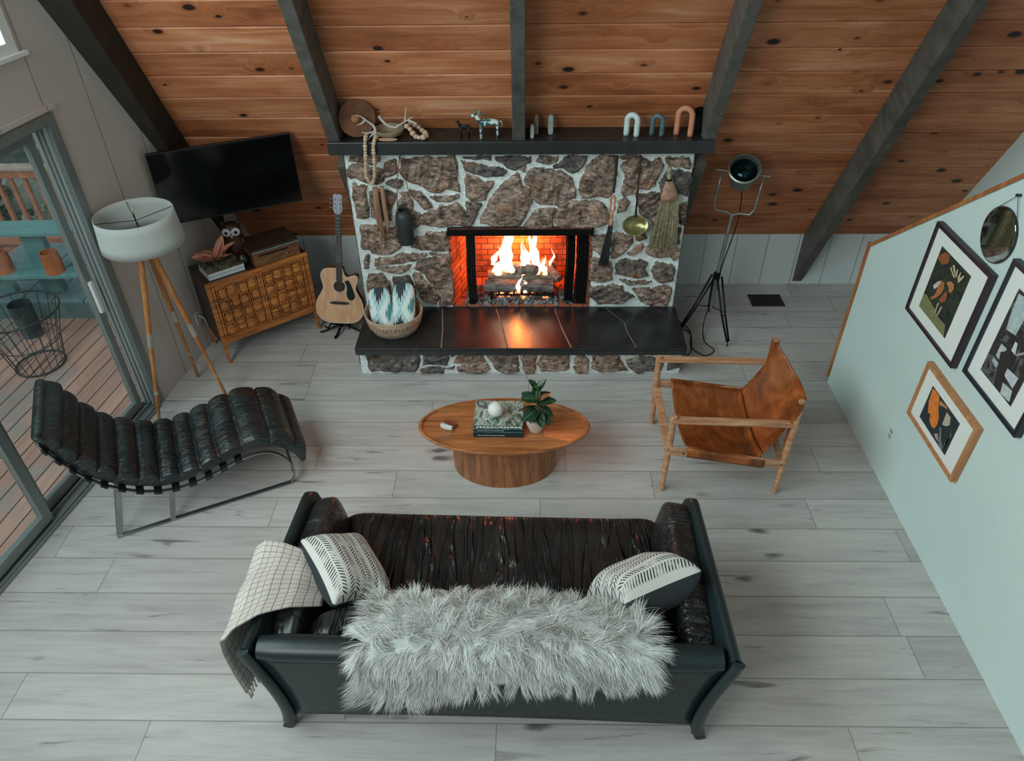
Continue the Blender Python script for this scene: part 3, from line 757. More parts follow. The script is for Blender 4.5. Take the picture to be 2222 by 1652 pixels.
def m_flame():
    t = NT('flame'); x, y, z = t.sep(t.co()); lay = t.n('ShaderNodeLayerWeight'); lay.inputs[0].default_value = .35
    n = t.noise(t.map(t.co(), (9, 9, 5)), 1.5, 3, .5, .6)
    f = t.math('ADD', lay.outputs['Facing'], t.math('MULTIPLY', t.math('SUBTRACT', n, .5), .7))
    c = t.ramp(f, [(.15, (1.0, .86, .62, 1)), (.4, (1.0, .62, .22, 1)), (.7, (1.0, .22, .03, 1)), (1, (.75, .08, .01, 1))])
    s_ = t.ramp(f, [(.1, 1.0), (.5, .42), (.9, .16)])
    t.P(Base_Color=(0, 0, 0, 1), Emission_Color=c, Emission_Strength=t.math('MULTIPLY', s_, FLAME)); return t.m
M_flame = m_flame()
def flame(x, y, z, h, r, lean, seed):
    b = MB(); N = 18
    pts = []; rad = []
    for i in range(N+1):
        u = i/N
        pts.append(V((x+lean*u*h+.022*math.sin(u*7+seed)*u, y+.015*math.sin(u*5+seed*2), z+u*h)))
        rad.append((max(.0015, r*(math.sin(PI*min(1, u*.82+.18))**.8)*(1-u**2.2)*(1+.22*math.sin(u*17+seed))), max(.0015, .45*r*(1-u**1.6))))
    b.tube(pts, rad, 12, flat=(1, 0, 0))
    return obj('flame', W(b), M_flame, fp, smooth=True)
for a in ((-.215, 5.74, .54, .50, .040, .16, 1.0), (-.165, 5.76, .55, .46, .05, .10, 2.2), (-.285, 5.74, .62, .19, .030, .35, 3.1), (-.115, 5.73, .54, .22, .035, -.3, .4), (-.02, 5.74, .53, .32, .04, .02, 5.2), (.03, 5.76, .53, .30, .035, -.12, 4.0),
          (.115, 5.74, .53, .45, .042, -.18, 6.1), (.08, 5.77, .58, .42, .036, -.03, 2.9), (.175, 5.74, .52, .18, .035, -.1, 7.7), (.22, 5.75, .60, .17, .015, .18, 3.9), (-.06, 5.61, .42, .16, .022, .1, 8.0), (.0, 5.61, .42, .13, .028, -.1, 9.0), (-.24, 5.75, .52, .14, .05, 0, 1.4)):
    flame(*a)
# ------------------------------------------------------------------ sofa
M_lea = m_leather('black_leather', (20, 24, 25), (40, 42, 42), .30, (3, 3, 3), .4, (44, 36, 32))
M_leas = m_leather('wrinkled_black_leather', (18, 22, 23), (36, 38, 38), .26, (13, 1.6, 3), .95, (36, 30, 27))
def m_folds():
    t = NT('folded_black_leather'); v = t.co(); n1 = t.noise(v, 3.5, 4, .6)
    c = t.ramp(n1, [(.35, srgb(17, 21, 22)), (.7, srgb(38, 40, 40))]); c = t.mix(t.math('MULTIPLY', t.sm(t.noise(v, 4, 4, .65, .5), .52, .7), .6), c, srgb(40, 31, 27))
    a = t.noise(t.map(v, (7.5, 1.0, 2)), 1.0, 2, .45, 1.6); rid = t.math('SUBTRACT', 1.0, t.sm(t.math('ABSOLUTE', t.math('SUBTRACT', a, .5)), 0.0, .09))
    b_ = t.noise(t.map(v, (22, 3.5, 3)), 1.0, 3, .5, .8); fine = t.noise(v, 200, 2)
    t.P(Base_Color=c, Roughness=t.math('ADD', .2, t.math('MULTIPLY', n1, .16))); t.b.inputs['Specular IOR Level'].default_value = .6
    t.bump(t.math('ADD', t.math('MULTIPLY', rid, .9), t.math('ADD', t.math('MULTIPLY', b_, .55), t.math('MULTIPLY', fine, .02))), .9, .03); return t.m
M_leas = m_folds()
M_shell = plain('smooth_black_leather', (26, 40, 42), .36, var=.12, nscale=3)
M_dkwood = plain('ebonised_wood', (30, 34, 34), .4, var=.1)
sofa = thing('sofa', 'long black leather sofa with flared arms seen from behind', 'sofa', (-.17, 1.885, 0), -.02)
def spro(z):     # half width of the curved side shell at height z
    pts = [(0, 1.075), (.10, 1.035), (.20, 1.02), (.32, 1.03), (.45, 1.055), (.58, 1.09), (.70, 1.125), (.78, 1.14)]
    for (a, x), (c, y) in zip(pts, pts[1:]):
        if z <= c: return x+(y-x)*(z-a)/(c-a)
    return pts[-1][1]
ARMZ = .72
for sg in (-1, 1):
    b = MB()
    def f(u, v, sg=sg):
        # u runs round the slab section, v along the depth
        t = .028; zz = .13; yv = 0.0+1.10*v; H = ARMZ-.13-.065*v-.05*max(0, (v-.93)/.07)**2
        prof = []
        n = 12
        if u <= .46: z = zz+H*(u/.46); x = spro(z)+t
        elif u <= .54:
            a = PI*(u-.46)/.08; z = zz+H+t*math.sin(a); x = spro(zz+H)+t*math.cos(a)
        elif u < 1: z = zz+H*(1-(u-.54)/.46); x = spro(z)-t
        else: z = zz; x = spro(z)-t
        return V((sg*x, yv, z))
    b.grid(f, 48, 24)
    # end caps
    bm = b.bm
    bmesh.ops.remove_doubles(bm, verts=bm.verts, dist=1e-5)
    bmesh.ops.holes_fill(bm, edges=[e for e in bm.edges if e.is_boundary])
    obj('arm', b, M_shell, sofa, smooth=True, angle=50)
    for y0 in (.035, 1.05):
        b = MB(); pts = [V((sg*spro(z), y0, z)) for z in (.0, .04, .09, .135)]
        for p0, p1 in zip(pts, pts[1:]): b.beam(p0, p1, .052, .056, up=(0, 1, 0))
        obj('leg', b, M_dkwood, sofa, bevel=.004)
    # dark wooden rear post following the curve of the side, proud of the back panel
    b = MB(); zs = np.linspace(.12, .735, 12); N = len(zs)
    b.tube([(sg*(spro(z)+.004), -.012, z) for z in zs], [(.021, .032)]*N, 10, flat=(0, 1, 0))
    obj('rear_post', b, M_shell, sofa, smooth=True, angle=60)
# back panel
b = MB()
def fb_(u, v):
    z = .17+.50*v; w = spro(z)-.03
    return V(((u*2-1)*w, -.004+.012*math.cos((u-.5)*PI), z))
b.grid(fb_, 30, 10); o = obj('back_panel', b, M_shell, sofa, smooth=True); md = o.modifiers.new('s', 'SOLIDIFY'); md.thickness = .05; md.offset = 1 
b = MB(); L = 1.075
b.tube([(x, .035, .705) for x in np.linspace(-L, L, 24)], [((.056, .066) if abs(x) < L-.03 else (.046, .056)) for x in np.linspace(-L, L, 24)], 20, flat=(0, 0, 1))
obj('back_rail', b, M_shell, sofa, smooth=True, angle=60)
b = MB(); b.box((0, .56, .19), (1.98, 1.02, .10)); obj('seat_frame', b, M_shell, sofa, bevel=.01)
def puff(seed, amp=.006, seam=None):
    def fn(p):
        n = noise.noise(V((p.x*3+seed, p.y*5, p.z*5)))*amp
        q = V(p); q.z += n*1.5; q.y += n
        if seam is not None: q.z -= .014*math.exp(-((p.x-seam)/.012)**2)*(1 if p.z > 0 else 0)
        return q
    return fn
b = MB(); b.soft((0, .70, .33), (1.88, .86, .25), .24, e2=.12, nu=160, nv=24, fn=puff(1, .008, 0.0)); obj('seat_cushion', b, M_leas, sofa, smooth=True)
b = MB(); b.soft((0, .195, .50), (1.80, .22, .42), .42, nu=96, nv=24, fn=puff(4, .01), R=Matrix.Rotation(-.08, 3, 'X')); obj('back_cushion', b, M_leas, sofa, smooth=True)
for sg in (-1, 1):
    b = MB(); b.soft((sg*.985, .60, .475), (.17, 1.0, .39), .40, nu=72, nv=24, fn=puff(7+sg, .014), R=Matrix.Rotation(sg*.18, 3, 'Y')); obj('arm_cushion', b, m_leather('creased_arm_leather', (20, 24, 25), (40, 42, 42), .28, (3, 14, 6), 1.0, (44, 34, 30)) if sg > 0 else bpy.data.materials['creased_arm_leather'] if 'creased_arm_leather' in bpy.data.materials else M_lea, sofa, smooth=True)

# sheepskin
rs = np.random.RandomState(4)
def skin_pt(u, v):
    """u across (0 left..1 right), v from the seat side over the back to the rear"""
    x = -.575+1.30*u
    prof = [(.40, .64), (.32, .705), (.24, .73), (.14, .755), (.05, .775), (-.02, .765), (-.045, .70), (-.05, .60), (-.055, .50), (-.06, .40)]
    end = .95-.27*u+.03*math.sin(u*9)
    st = .0+.17*max(0, u-.62)*2.4+.03*math.sin(u*7+1)
    q = (st+(end-st)*v)*(len(prof)-1); i = min(int(q), len(prof)-2); t = q-i
    y = prof[i][0]*(1-t)+prof[i+1][0]*t; z = prof[i][1]*(1-t)+prof[i+1][1]*t
    x += (v-.5)*(-.06 if u < .5 else .02)
    return V((x, y, z))
fur = thing('sheepskin', 'shaggy off-white sheepskin draped over the middle of the sofa back', 'throw', (-.17, 1.885, 0), -.02)
b = MB(); b.grid(skin_pt, 60, 30); o = obj('hide', b, plain('sheepskin_hide', (190, 196, 194), .9, var=.05), fur, smooth=True)
md = o.modifiers.new('s', 'SOLIDIFY'); md.thickness = .008; md.offset = 1
def m_fur():
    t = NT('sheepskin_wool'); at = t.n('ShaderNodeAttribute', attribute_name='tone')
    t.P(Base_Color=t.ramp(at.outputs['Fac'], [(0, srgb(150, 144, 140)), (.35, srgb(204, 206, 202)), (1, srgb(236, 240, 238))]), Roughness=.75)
    t.b.inputs['Subsurface Weight'].default_value = 0; return t.m
NS = 30000; SEG = 5
verts = []; faces = []; tone = []
clump = [(rs.rand(), rs.rand()) for _ in range(420)]
cl = np.array(clump); cdir = rs.randn(420, 3)*.55
for k in range(NS):
    u, v = rs.rand(), rs.rand()
    if k % 5 == 0:
        e_ = rs.randint(4); w_ = rs.rand()*.04
        if e_ == 0: u = w_
        elif e_ == 1: u = 1-w_
        elif e_ == 2: v = w_
        else: v = 1-w_
    p = skin_pt(u, v); du = skin_pt(min(1, u+.01), v)-skin_pt(max(0, u-.01), v); dv = skin_pt(u, min(1, v+.01))-skin_pt(u, max(0, v-.01))
    du.normalize(); dv.normalize(); nrm = dv.cross(du); 
    if nrm.z+(-nrm.y)*.8 < 0: nrm = -nrm
    ci = int(np.argmin((cl[:, 0]-u)**2*3.2+(cl[:, 1]-v)**2)); cd = cdir[ci]
    flow = du*((u-.46)*1.5+cd[0])+dv*((v-.32)*2.2+cd[1]*.7)
    if flow.length > 1: flow.normalize()
    L = .074*(.55+.9*rs.rand()); 
    if u < .04 or u > .96 or v > .95: L *= 1.45
    d = (nrm*(.55+.2*cd[2])+flow*1.1+V(rs.randn(3)*.16)).normalized()
    wdt = .00135*(.7+.6*rs.rand()); side = d.cross(nrm); side = side.normalized() if side.length > 1e-3 else du
    side = (side+V(rs.randn(3)*.3)).normalized()
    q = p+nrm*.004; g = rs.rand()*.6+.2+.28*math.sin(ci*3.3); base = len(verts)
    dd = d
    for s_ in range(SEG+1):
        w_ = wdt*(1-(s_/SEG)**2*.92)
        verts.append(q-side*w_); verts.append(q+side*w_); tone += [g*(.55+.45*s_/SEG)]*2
        dd = (dd+V((0, 0, -1))*.10+flow*.12-nrm*.10).normalized(); q = q+dd*(L/SEG)
    for s_ in range(SEG):
        a = base+2*s_; faces.append((a, a+1, a+3, a+2))
me = bpy.data.meshes.new('wool'); me.from_pydata([tuple(v) for v in verts], [], faces)
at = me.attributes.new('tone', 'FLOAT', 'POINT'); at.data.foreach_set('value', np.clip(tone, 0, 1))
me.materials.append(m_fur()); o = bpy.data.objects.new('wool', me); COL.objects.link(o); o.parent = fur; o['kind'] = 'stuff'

# scatter cushions on the sofa
def m_chev():
    t = NT('chevron_print'); v = t.n('ShaderNodeUVMap').outputs[0]; x, y, z = t.sep(v)
    # rows of ink chevrons on cream cloth
    yy = t.math('MULTIPLY', y, 5.0); fr = t.math('FRACT', yy)
    zig = t.math('ABSOLUTE', t.math('SUBTRACT', fr, .5))
    q = t.math('FRACT', t.math('ADD', t.math('MULTIPLY', x, 26.0), t.math('MULTIPLY', zig, 3.4)))
    band = t.math('MULTIPLY', t.sm(zig, .03, .06), t.math('SUBTRACT', 1.0, t.sm(zig, .34, .38)))
    dash = t.math('MULTIPLY', t.math('LESS_THAN', q, .42), band)
    worn = t.sm(t.noise(t.map(v, (3, 3, 3)), 1.4, 3), .32, .5)
    t.P(Base_Color=t.mix(t.math('MULTIPLY', dash, worn), srgb(202, 200, 194), srgb(40, 40, 44)), Roughness=.85)
    t.bump(t.noise(v, 160, 2), .2, .002); return t.m
M_chev = m_chev(); M_clothdk = plain('charcoal_cloth', (44, 48, 52), .85, var=.06, bump=.2, bscale=200)
def pillow(label, A, C, B, thick, group):
    A, C, B = V(A), V(C), V(B); D = A+B-C; cen = (A+B)/2
    n = (A-C).cross(B-C).normalized()
    if n.z < 0: n = -n
    root = thing('throw_pillow', label, 'pillow', (cen.x, cen.y, min(A.z, B.z, C.z, D.z)), 0, group)
    lo = V(root.location)
    def f(u, v, s):
        a, c = u*2-1, v*2-1
        pin = 1-.07*(1-abs(c)**2)*abs(a)**6; pin2 = 1-.07*(1-abs(a)**2)*abs(c)**6
        uu = .5+(u-.5)*pin2*1.0; vv = .5+(v-.5)*pin
        uu = .5+(u-.5)*(1-.08*(1-a*a)*(abs(c)**4)*0-.09*(1-c*c)*abs(a)**3); vv = .5+(v-.5)*(1-.09*(1-a*a)*abs(c)**3)
        p = C+(A-C)*uu+(B-C)*vv
        h = thick/2*((1-a**4)*(1-c**4))**.55
        h *= 1+.08*noise.noise(V((u*3, v*3, thick*9)))
        return p+n*h*s-lo
    b = MB(); b.grid(lambda u, v: f(u, v, 1), 28, 28); obj('pillow_front', b, M_chev, root, smooth=True)
    b = MB(); b.grid(lambda u, v: f(u, v, -1), 28, 28); obj('pillow_back', b, M_clothdk, root, smooth=True)
    return root
pillow('chevron print throw pillow at the plaid throw end of the sofa', (-1.19, 2.535, .765), (-.94, 2.16, .715), (-.70, 2.37, .49), .23, 'chevron pillows on the sofa')
pillow('chevron print throw pillow at the sofa end nearest the picture wall', (.885, 2.32, .80), (.48, 2.15, .76), (.315, 2.36, .50), .27, 'chevron pillows on the sofa')

# plaid throw over the left arm
def m_plaid():
    t = NT('window_pane_plaid'); x, y, z = t.sep(t.n('ShaderNodeUVMap').outputs[0])
    def lines(c, n, w):
        f = t.math('FRACT', t.math('MULTIPLY', c, n)); return t.math('LESS_THAN', f, w)
    l = t.math('MAXIMUM', t.math('MAXIMUM', lines(x, 22, .12), lines(y, 15, .12)), t.math('MULTIPLY', t.math('MAXIMUM', lines(x, 66, .2), lines(y, 45, .2)), .22))
    t.P(Base_Color=t.mix(t.math('MULTIPLY', l, .66), srgb(214, 206, 198), srgb(74, 62, 58)), Roughness=.9)
    t.bump(t.noise(t.co(), 180, 2), .25, .002); return t.m
M_plaid = m_plaid()
def throw_pt(u, v):
    P = [(-.86, .60), (-.98, .71), (-1.10, .765), (-1.19, .775), (-1.245, .74), (-1.255, .64), (-1.245, .46), (-1.225, .30)]
    q = u*(len(P)-1); i = min(int(q), len(P)-2); t = q-i
    x = P[i][0]*(1-t)+P[i+1][0]*t; z = P[i][1]*(1-t)+P[i+1][1]*t
    y0 = .03+.34*max(0, 1-u*2.0)*.9; y1 = .60
    y = y0+(y1-y0)*v
    z += .008*math.sin(v*12+u*4)+.012*noise.noise(V((u*4, v*4, 1))); x += .014*math.sin(v*9)*max(0, u-.6)*2-.006
    return V((x, y, z))
th = thing('plaid_throw', 'cream plaid throw with tasselled fringe over the left sofa arm', 'throw', (-.17, 1.885, 0), -.02)
b = MB(); b.grid(throw_pt, 48, 30); o = obj('cloth', b, M_plaid, th, smooth=True); md = o.modifiers.new('s', 'SOLIDIFY'); md.thickness = .008; md.offset = 0
b = MB()
for i in range(26):
    p = throw_pt(1, (i+.5)/26); q = p+V((rs.randn()*.006, rs.randn()*.006, -.075))
    b.tube([p, p+V((0, 0, -.018)), (p+q)/2, q], [.004, .0065, .0045, .0055], 6)
obj('fringe', b, plain('fringe_yarn', (206, 198, 192), .9), th, smooth=True)
for i in range(5):
    p = throw_pt(.97, (i+.3)/5); b = MB(); b.ball(p+V((-.014, 0, -.01)), .013, 10); obj('tassel', b, bpy.data.materials['fringe_yarn'], th, smooth=True)
# ------------------------------------------------------------------ chaise
M_chr = plain('brushed_steel', (150, 152, 152), .28, .9, var=.08)
M_chl = m_leather('channel_leather', (16, 27, 29), (40, 50, 52), .27, (3, 15, 5), .55, (40, 32, 28))
ch = thing('chaise_longue', 'black channel-tufted leather chaise on a curved steel frame by the glass door', 'chaise', (-2.691, 3.189, 0), math.atan2(.44, .898))
RC = [(-.165, .90), (-.13, .79), (-.09, .70), (-.03, .58), (.04, .48), (.12, .405), (.215, .335), (.33, .283), (.45, .262), (.568, .268), (.69, .295), (.80, .33), (.90, .352), (.98, .355), (1.05, .335), (1.11, .285), (1.15, .22), (1.172, .14), (1.172, .07), (1.14, .012)]
def spline(P, n):
    out = []; N = len(P)
    for i in range(N-1):
        p0, p1, p2, p3 = P[max(i-1, 0)], P[i], P[i+1], P[min(i+2, N-1)]
        for k in range(n):
            t = k/n; out.append(tuple(.5*((2*b_)+(-a+c)*t+(2*a-5*b_+4*c-d_)*t*t+(-a+3*b_-3*c+d_)*t**3) for a, b_, c, d_ in zip(p0, p1, p2, p3)))
    out.append(tuple(P[-1])); return out
RS = spline(RC, 5)
WID = .62
for y in (.0, WID):
    b = MB(); b.tube([(x, y, z) for x, z in RS], (.006, .015) and [(.006, .016)]*len(RS), 8, flat=None) if False else None
    N = len(RS)
    for (x0, z0), (x1, z1) in zip(RS, RS[1:]): b.beam((x0, y, z0), (x1+(x1-x0)*.05, y, z1+(z1-z0)*.05), .026, .010, up=(-(z1-z0), 0, x1-x0))
    obj('seat_rail', b, M_chr, ch, bevel=.001)
    b = MB(); b.beam((1.15, y, .008), (-.01, y, .008), .03, .012); obj('floor_bar', b, M_chr, ch, bevel=.001)
    b = MB(); b.beam((0, y, .0), (.118, y, .408), .012, .034, up=(1, 0, 0)); obj('upright', b, M_chr, ch, bevel=.001)
    b = MB(); b.beam((.335, y, .0), (.402, y, .266), .012, .034, up=(1, 0, 0)); obj('upright', b, M_chr, ch, bevel=.001)
for x, z in ((-.165, .90), (0.0, .03), (1.172, .10)):
    b = MB(); b.tube([(x, -.008, z), (x, WID+.008, z)], .011, 12); obj('cross_bar', b, M_chr, ch, smooth=True, angle=50)
# straps
def at_arc(P, d):
    for (x0, z0), (x1, z1) in zip(P, P[1:]):
        L = math.hypot(x1-x0, z1-z0)
        if d <= L: return (x0+(x1-x0)*d/L, z0+(z1-z0)*d/L, math.atan2(z1-z0, x1-x0))
        d -= L
    return (P[-1][0], P[-1][1], 0)
for i in range(13):
    x, z, a = at_arc(RS, .06+i*.108)
    b = MB(); b.box((x, WID/2, z), (.048, WID+.05, .016), Matrix.Rotation(-a, 3, 'Y')); obj('strap', b, plain('black_strap', (22, 26, 28), .5), ch, bevel=.004)
# cushion: 13 channels following the rails, rounded over both ends
CP = spline([(-.19, .93), (-.155, .82), (-.115, .72), (-.05, .60), (.025, .495), (.11, .42), (.21, .35), (.33, .298), (.45, .277), (.568, .283), (.69, .31), (.80, .345), (.90, .368), (.98, .371), (1.06, .352), (1.14, .30), (1.20, .225), (1.235, .15)], 6)
cl_ = [0]
for (x0, z0), (x1, z1) in zip(CP, CP[1:]): cl_.append(cl_[-1]+math.hypot(x1-x0, z1-z0))
LT = cl_[-1]; NCH = 13
b = MB()
def cush(u, v):
    d = u*LT; x, z, a = at_arc(CP, min(d, LT-1e-4))
    nx, nz = -math.sin(a), math.cos(a)
    q = v*2*PI; sg = lambda s, p: math.copysign(abs(s)**p, s)
    yy = sg(math.cos(q), .34)*(.318); hh = (sg(math.sin(q), .42)*.5+.5)
    fch = (u*NCH) % 1.0; rib = math.sin(PI*fch)**.45
    thick = .125
    endf = min(1, min(u, 1-u)*NCH*1.6)**.5
    top = thick*(.68+.32*rib)*max(.55, endf)
    wr_ = .006*noise.noise(V((u*40, v*9, 1)))
    h = hh*top+wr_*hh
    yw = yy*(1+.02*noise.noise(V((u*20, v*3, 5))))*(.985+.015*rib)
    return V((x+nx*h, WID/2+.012+yw, z+nz*h))
b.grid(cush, NCH*14, 40, cv=True)
bm = b.bm; bmesh.ops.holes_fill(bm, edges=[e for e in bm.edges if e.is_boundary])
obj('cushion', b, M_chl, ch, smooth=True)

# ------------------------------------------------------------------ coffee table
M_teak = wood('teak_veneer', (184, 118, 72), (128, 76, 40), 0, 1.0, .38)
M_teakv = wood('teak_veneer_upright', (172, 108, 68), (104, 62, 36), 2, .8, .4)
ct = thing('coffee_table', 'oval teak coffee table with raised rim on a solid oval plinth', 'table', (-.148, 3.905, 0))
b = MB(); A_, B_ = .605, .298
b.lathe([(.0, .349), (.945, .349), (.955, .352), (.962, .366), (.985, .368), (1.0, .360), (1.0, .352), (.975, .338), (.93, .330), (0, .330)], 96, sx=A_, sy=B_)
obj('tabletop', b, M_teak, ct, smooth=True, angle=35)
b = MB(); b.lathe([(0, 0), (1, 0), (1, .331), (0, .331)], 96, sx=.372, sy=.262); obj('plinth', b, M_teakv, ct, smooth=True, angle=35)
TZ = .349
def m_cover(name, pal, seed, sc=(9, 5, 5)):
    t = NT(name); v = t.map(t.co(), sc, loc=(seed, seed*.7, 0))
    n = t.noise(v, 1.6, 5, .7, .8); c = t.ramp(n, [(.3+.4*i/(len(pal)-1), srgb(*p)) for i, p in enumerate(pal)])
    t.P(Base_Color=c, Roughness=.3); return t.m
M_page = plain('book_pages', (208, 208, 200), .8, var=.04)
def book(label, c, d, rz, cover, spine, group=None, spine_side=-1, text=True, z0=0):
    root = thing('book', label, 'book', (c[0], c[1], z0), rz, group)
    w, l, h = d
    b = MB(); b.box((0, .004*-spine_side, h/2), (w-.012, l-.012, h-.006)); obj('pages', b, M_page, root)
    b = MB(); b.box((0, 0, h-.0015), (w, l, .003)); b.box((0, 0, .0015), (w, l, .003)); obj('cover', b, cover, root, bevel=.0008)
    b = MB(); b.box((0, spine_side*(l/2-.0015), h/2), (w, .003, h-.006)); obj('spine', b, spine, root, bevel=.0005)
    if text:
        b = MB(); r_ = random.Random(int(c[0]*1000))
        x = -w*.42
        while x < w*.1:
            ww = r_.uniform(.006, .014); b.box((x+ww/2, spine_side*(l/2+.0004), h/2), (ww, .0008, h*.2)); x += ww+.004
        obj('spine_lettering', b, plain('pale_ink', (170, 182, 180), .6), root)
    return root
M_cov1 = m_cover('landscape_cover', [(34, 40, 42), (92, 112, 96), (178, 190, 178), (58, 84, 96), (150, 110, 96)], 2.0)
M_teal = plain('deep_teal_cloth', (20, 62, 68), .4, var=.06); M_teal2 = plain('dark_teal_cloth', (22, 46, 52), .45, var=.06)
GB = 'books stacked on the coffee table'
book('dark teal book at the bottom of the coffee table stack', (-.183, 3.945), (.345, .315, .036), -.02, M_teal2, M_teal2, GB, z0=TZ+.001)
bk = book('picture book with a landscape cover on top of the coffee table stack', (-.185, 3.95), (.342, .305, .034), -.015, M_cov1, M_teal, GB, z0=TZ+.038)
b = MB(); r_ = random.Random(3); x = -.15
while x < .14:
    ww = r_.uniform(.012, .026); b.box((x+ww/2, -.1365, .0345), (ww, .014, .001)); x += ww+.006
obj('cover_lettering', b, plain('white_ink', (214, 220, 216), .5), bk)
b = MB(); b.box((0, -.135, .0338), (.340, .028, .0012)); obj('cover_band', b, M_teal, bk)
for q_ in (((-.105, -.01, .0345), (.012, .09, .001)), ((-.085, .05, .0345), (.05, .008, .001)), ((-.085, -.05, .0345), (.04, .012, .001))):
    b = MB(); b.box(*q_); obj('cover_title', b, bpy.data.materials['white_ink'], bk)
b = MB(); b.ball((0, 0, .055), .055, 32); tag(obj('globe', b, plain('matt_white_ceramic', (226, 226, 220), .55, var=.02), None, smooth=True), 'round matt white ball ornament on top of the picture book', 'ornament').location = (-.205, 3.94, TZ+.0725)
# potted rubber plant
pp = thing('potted_plant', 'rubber plant with dark glossy leaves in a pale pot on the coffee table', 'plant', (.075, 3.88, TZ+.001))
b = MB(); b.lathe([(0, 0), (.048, 0), (.066, .055), (.068, .11), (.060, .112), (.056, .098), (0, .095)], 32); obj('pot', b, plain('pale_clay', (206, 186, 170), .8, var=.08, nscale=20), pp, smooth=True, angle=45)
b = MB(); b.lathe([(0, .10), (.052, .098), (.058, .09)], 20); obj('soil', b, plain('potting_soil', (42, 34, 30), .95, var=.3, nscale=60), pp, smooth=True)
b = MB(); b.tube([(0, 0, .09), (.006, .004, .2), (.0, .012, .30), (.012, .01, .37)], [.006, .005, .004, .003], 8); obj('stem', b, plain('green_stem', (96, 130, 84), .6), pp, smooth=True)
def m_leaf(name, c1, c2):
    t = NT(name); x, y, z = t.sep(t.n('ShaderNodeUVMap').outputs[0]); e = t.math('ABSOLUTE', t.math('SUBTRACT', x, .5))
    t.P(Base_Color=t.mix(t.math('SUBTRACT', 1.0, t.sm(e, .01, .05)), srgb(*c1), srgb(*c2)), Roughness=.28); return t.m
M_lf = m_leaf('rubber_leaf', (30, 58, 38), (86, 130, 84)); M_lf2 = m_leaf('young_leaf', (70, 140, 76), (150, 190, 130)); M_lf3 = m_leaf('rust_leaf', (150, 92, 66), (170, 120, 90))
def leaf(par, base, az, el, L, w, curl, mat, twist=0.0):
    b = MB(); d = V((math.cos(az)*math.cos(el), math.sin(az)*math.cos(el), math.sin(el))); sd = V((-math.sin(az), math.cos(az), 0)); up = sd.cross(d)*-1
    if up.z < 0: up = -up
    sd = sd*math.cos(twist)+up*math.sin(twist); up = d.cross(sd); up = -up if up.z < 0 else up
    def f(u, v):
        s = v; wid = w*(math.sin(PI*min(1, s*.93+.05))**.75)*(1 if s < .98 else .3)
        a = (u-.5)*2
        return V(base)+d*(L*s)+sd*(a*wid)+up*(abs(a)**1.5*wid*.35-curl*s*s*L)
    b.grid(f, 8, 12); o = obj('leaf', b, mat, par, smooth=True); md = o.modifiers.new('s', 'SOLIDIFY'); md.thickness = .0012; return o
for az, el, L, w_, z, c in ((3.4, .15, .13, .036, .20, .3), (2.6, .35, .12, .035, .24, .2), (.1, .3, .13, .038, .22, .25), (.7, .25, .12, .035, .25, .3), (-.6, .1, .13, .038, .20, .4), (-1.3, -.05, .13, .04, .17, .45), (-2.2, .0, .13, .038, .18, .4), (4.3, .2, .11, .034, .16, .5), (5.4, .1, .13, .036, .16, .5), (1.6, .5, .11, .03, .26, .1), (-2.8, .3, .11, .034, .27, .2)):
    leaf(pp, (.004, .006, z-.005), az, el+.05, L*1.05, w_*1.08, c*.8, M_lf, rs.randn()*.3)
for az, el, L, w_, z, m in ((2.6, .9, .10, .03, .33, M_lf), (.5, .95, .10, .03, .33, M_lf), (-1.5, 1.0, .10, .024, .345, M_lf2), (.35, .55, .10, .020, .24, M_lf3)):
    leaf(pp, (.008, .01, z), az, el, L, w_, .1, m, .1)
# small carved stone with a white painted face
st_ = thing('pebble_box', 'small brown pebble-shaped box with a white patterned end on the coffee table', 'ornament', (-.535, 3.90, TZ+.001), -.35)
b = MB(); b.soft((0, 0, .016), (.105, .075, .034), .75, nu=28, nv=12); obj('lid', b, plain('brown_stone', (112, 68, 48), .45, var=.15), st_, smooth=True)
b = MB(); b.prism([(-.056, -.030), (-.02, -.040), (.034, -.036), (.040, -.022), (-.050, -.006)], lambda x, y, t: V((x, y, .002+.0335*t))); obj('white_panel', b, plain('chalk_white', (214, 218, 216), .6), st_, bevel=.004)
b = MB()
for i in range(6): b.ball((-.045+.013*i, -.022+.004*(i % 2), .0355), .0045, 8, None, (1, 1, .15))
obj('painted_dots', b, plain('ink_spot', (52, 70, 76), .5), st_)

# ------------------------------------------------------------------ sling chair
M_cw = wood('oiled_teak', (200, 152, 116), (150, 102, 74), 0, 1.5, .42)
M_sl = None
def m_tan():
    t = NT('cognac_saddle_leather'); v = t.co(); n = t.noise(v, 5, 6, .65, .8); n2 = t.noise(t.map(v, (30, 4, 8)), 1, 4, .6, .5)
    c = t.ramp(t.math('ADD', t.math('MULTIPLY', n, .7), t.math('MULTIPLY', n2, .3)), [(.33, srgb(84, 40, 16)), (.48, srgb(128, 66, 26)), (.6, srgb(158, 88, 40)), (.76, srgb(184, 116, 66))])
    t.P(Base_Color=c, Roughness=.36); t.bump(n2, .3, .006); return t.m
M_tan = m_tan()
sc_ = thing('sling_chair', 'wooden safari armchair with slung cognac leather seat and back', 'chair', (1.36, 3.98, 0))
O = V((1.36, 3.98, 0)); q = lambda x, y, z: V((x, y, z))-O
def leg(a, c, r0=.024, r1=.019, mat=None, name='leg'):
    b = MB(); a, c = V(a), V(c); N = 10
    b.tube([a.lerp(c, i/N) for i in range(N+1)], [r0+(r1-r0)*abs(i/N-.35)*1.4 for i in range(N+1)], 12); return obj(name, b, mat or M_cw, sc_, smooth=True, angle=50)
leg(q(.972, 3.66, .655), q(.958, 3.635, .0)); leg(q(.970, 4.335, .645), q(.985, 4.34, .0))
